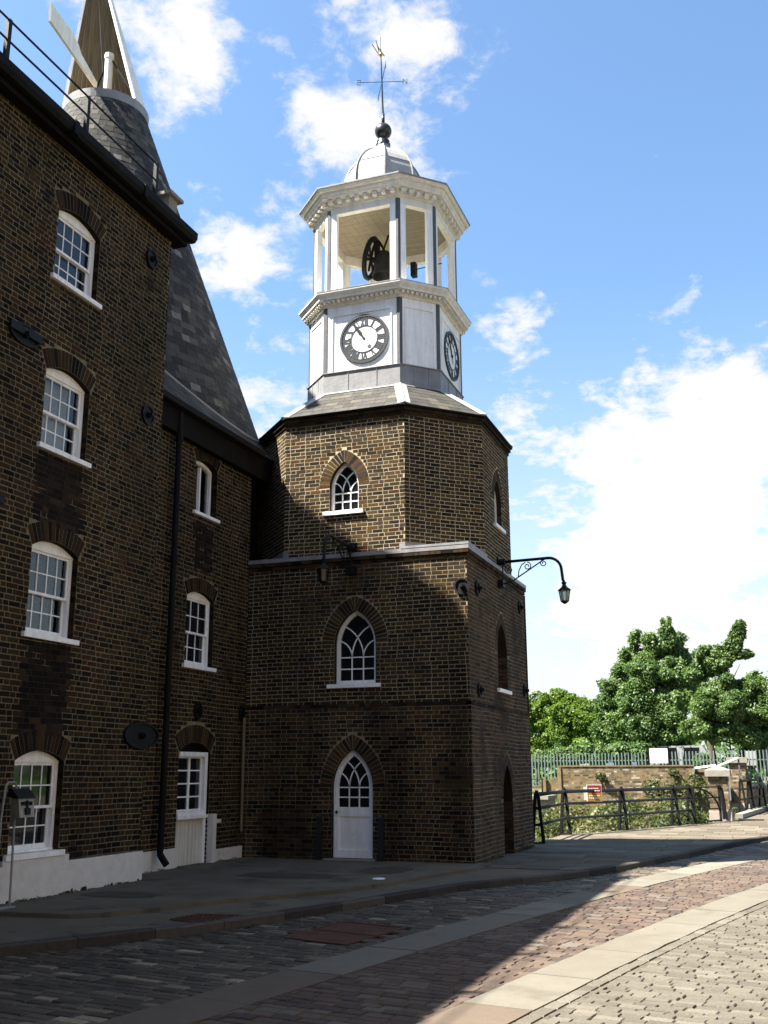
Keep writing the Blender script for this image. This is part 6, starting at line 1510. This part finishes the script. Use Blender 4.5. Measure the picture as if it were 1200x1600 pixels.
# plants growing out of the old wall
for (x, y, lb) in ((938, 1212, 'small dry plant growing from the brick wall near its left end'), (1052, 1207, 'small dry plant high on the brick wall under the notice board'), (1086, 1216, 'dry plant at the darker right end of the brick wall')):
    X, Z = px(x, y, 41.85); tag(leaves('wall_plant', [(X, 41.85, Z, .2, .12, .13), (X+.12, 41.85, Z-.12, .14, .1, .1)], 'leaf_weed', 500, .035), lb, 'plant', 'plants in the old wall')
# grass tufts in kerb joints
tb = []
for k in range(60):
    y = random.uniform(9, 28); tb.append((kerb_x(y)+.03, y, ZR+.02, .04, .10, .016))
leaves('kerb_moss', tb, 'leaf_weed', 2600, .010, kind='stuff')

# weeds and grit at the foot of the walls, litter on the paving
wb = [(XM+.05+random.random()*.04, random.uniform(7, 14), .04, .04, .10, .025) for k in range(26)]+[(random.uniform(-9.4, -5.1), YB-.03, .04, .10, .03, .025) for k in range(22)]+[(XB+.04, random.uniform(18.4, 23), .02, .03, .10, .03) for k in range(14)]+[(XS+.06, random.uniform(14.1, 18.1), .04, .03, .10, .022) for k in range(12)]
leaves('wall_foot_weeds', wb, 'leaf_weed', 2600, .010, kind='stuff')
lit = []
for k in range(420):
    a = random.random(); y = random.uniform(7.5, 27); x = kerb_x(y)+(random.uniform(-3.2, 0) if a < .45 else random.uniform(.02, .25) if a < .8 else random.uniform(.2, 4)); z = .033 if (x < kerb_x(y)-.8 and y < 17) else (0.0 if x < kerb_x(y) else ZR+.022)
    if x < XM+.05: continue
    lit.append((x, y, z+.004, .02, .02, .002))
leaves('leaf_litter', lit, 'grass_blade', 900, .011, kind='stuff', flat=4, shell=.1)
for (x0, y0, w_, h_) in ((-8.2, 12.3, 1.0, .55), (-7.2, 15.3, 1.5, .7), (-6.1, 16.6, .7, 1.1)):
    n = 12; P = [(x0+w_/2*math.cos(2*math.pi*k/n)*(1.25 if k % 3 else 1.05)*random.uniform(.93, 1.07), y0+h_/2*math.sin(2*math.pi*k/n)*1.2*random.uniform(.93, 1.07)) for k in range(n)]
    sheet('tarmac_patch', P, .0365, 'patch_tar')

lw_ = thing('low_wall', 'low brick wall running back beside the far railing behind the pillars', 'wall', (-1.3, 50, 0))
s_2 = Store(); dq = np.array([1.5, 19.1]); Lq = float(np.linalg.norm(dq)); dq = dq/Lq
brick_wall(s_2, 'old_brick', 'old_mortar', (-1.86, 42.9), tuple(dq), (dq[1], -dq[0]), 0, Lq, -.1, .84); finish(s_2, lw_, 'old_brick', 80)
mb = MB(); Fq = frame((-1.86, 42.9, 0), tuple(dq), (dq[1], -dq[0])); mb.obox(Fq, (0, -.3, .84), (Lq, .05, .92)); mb.build('wall_coping', 'stone', lw_)

rb = MB(); y = 7.0
while y < 14.0:
    L = random.uniform(.05, .22); h_ = random.uniform(-.01, .03)*(1 if random.random() < .7 else 1.8); rb.add([(XM+.0375, y, .02), (XM+.0375, y+L, .02), (XM+.0375, y+L*.8, .034+h_), (XM+.0375, y+L*.2, .034+h_*.8)], [(0, 1, 2, 3)]); y += L
rb.build('bare_plinth_edge', 'patch_mortar', mill, kind='stuff')
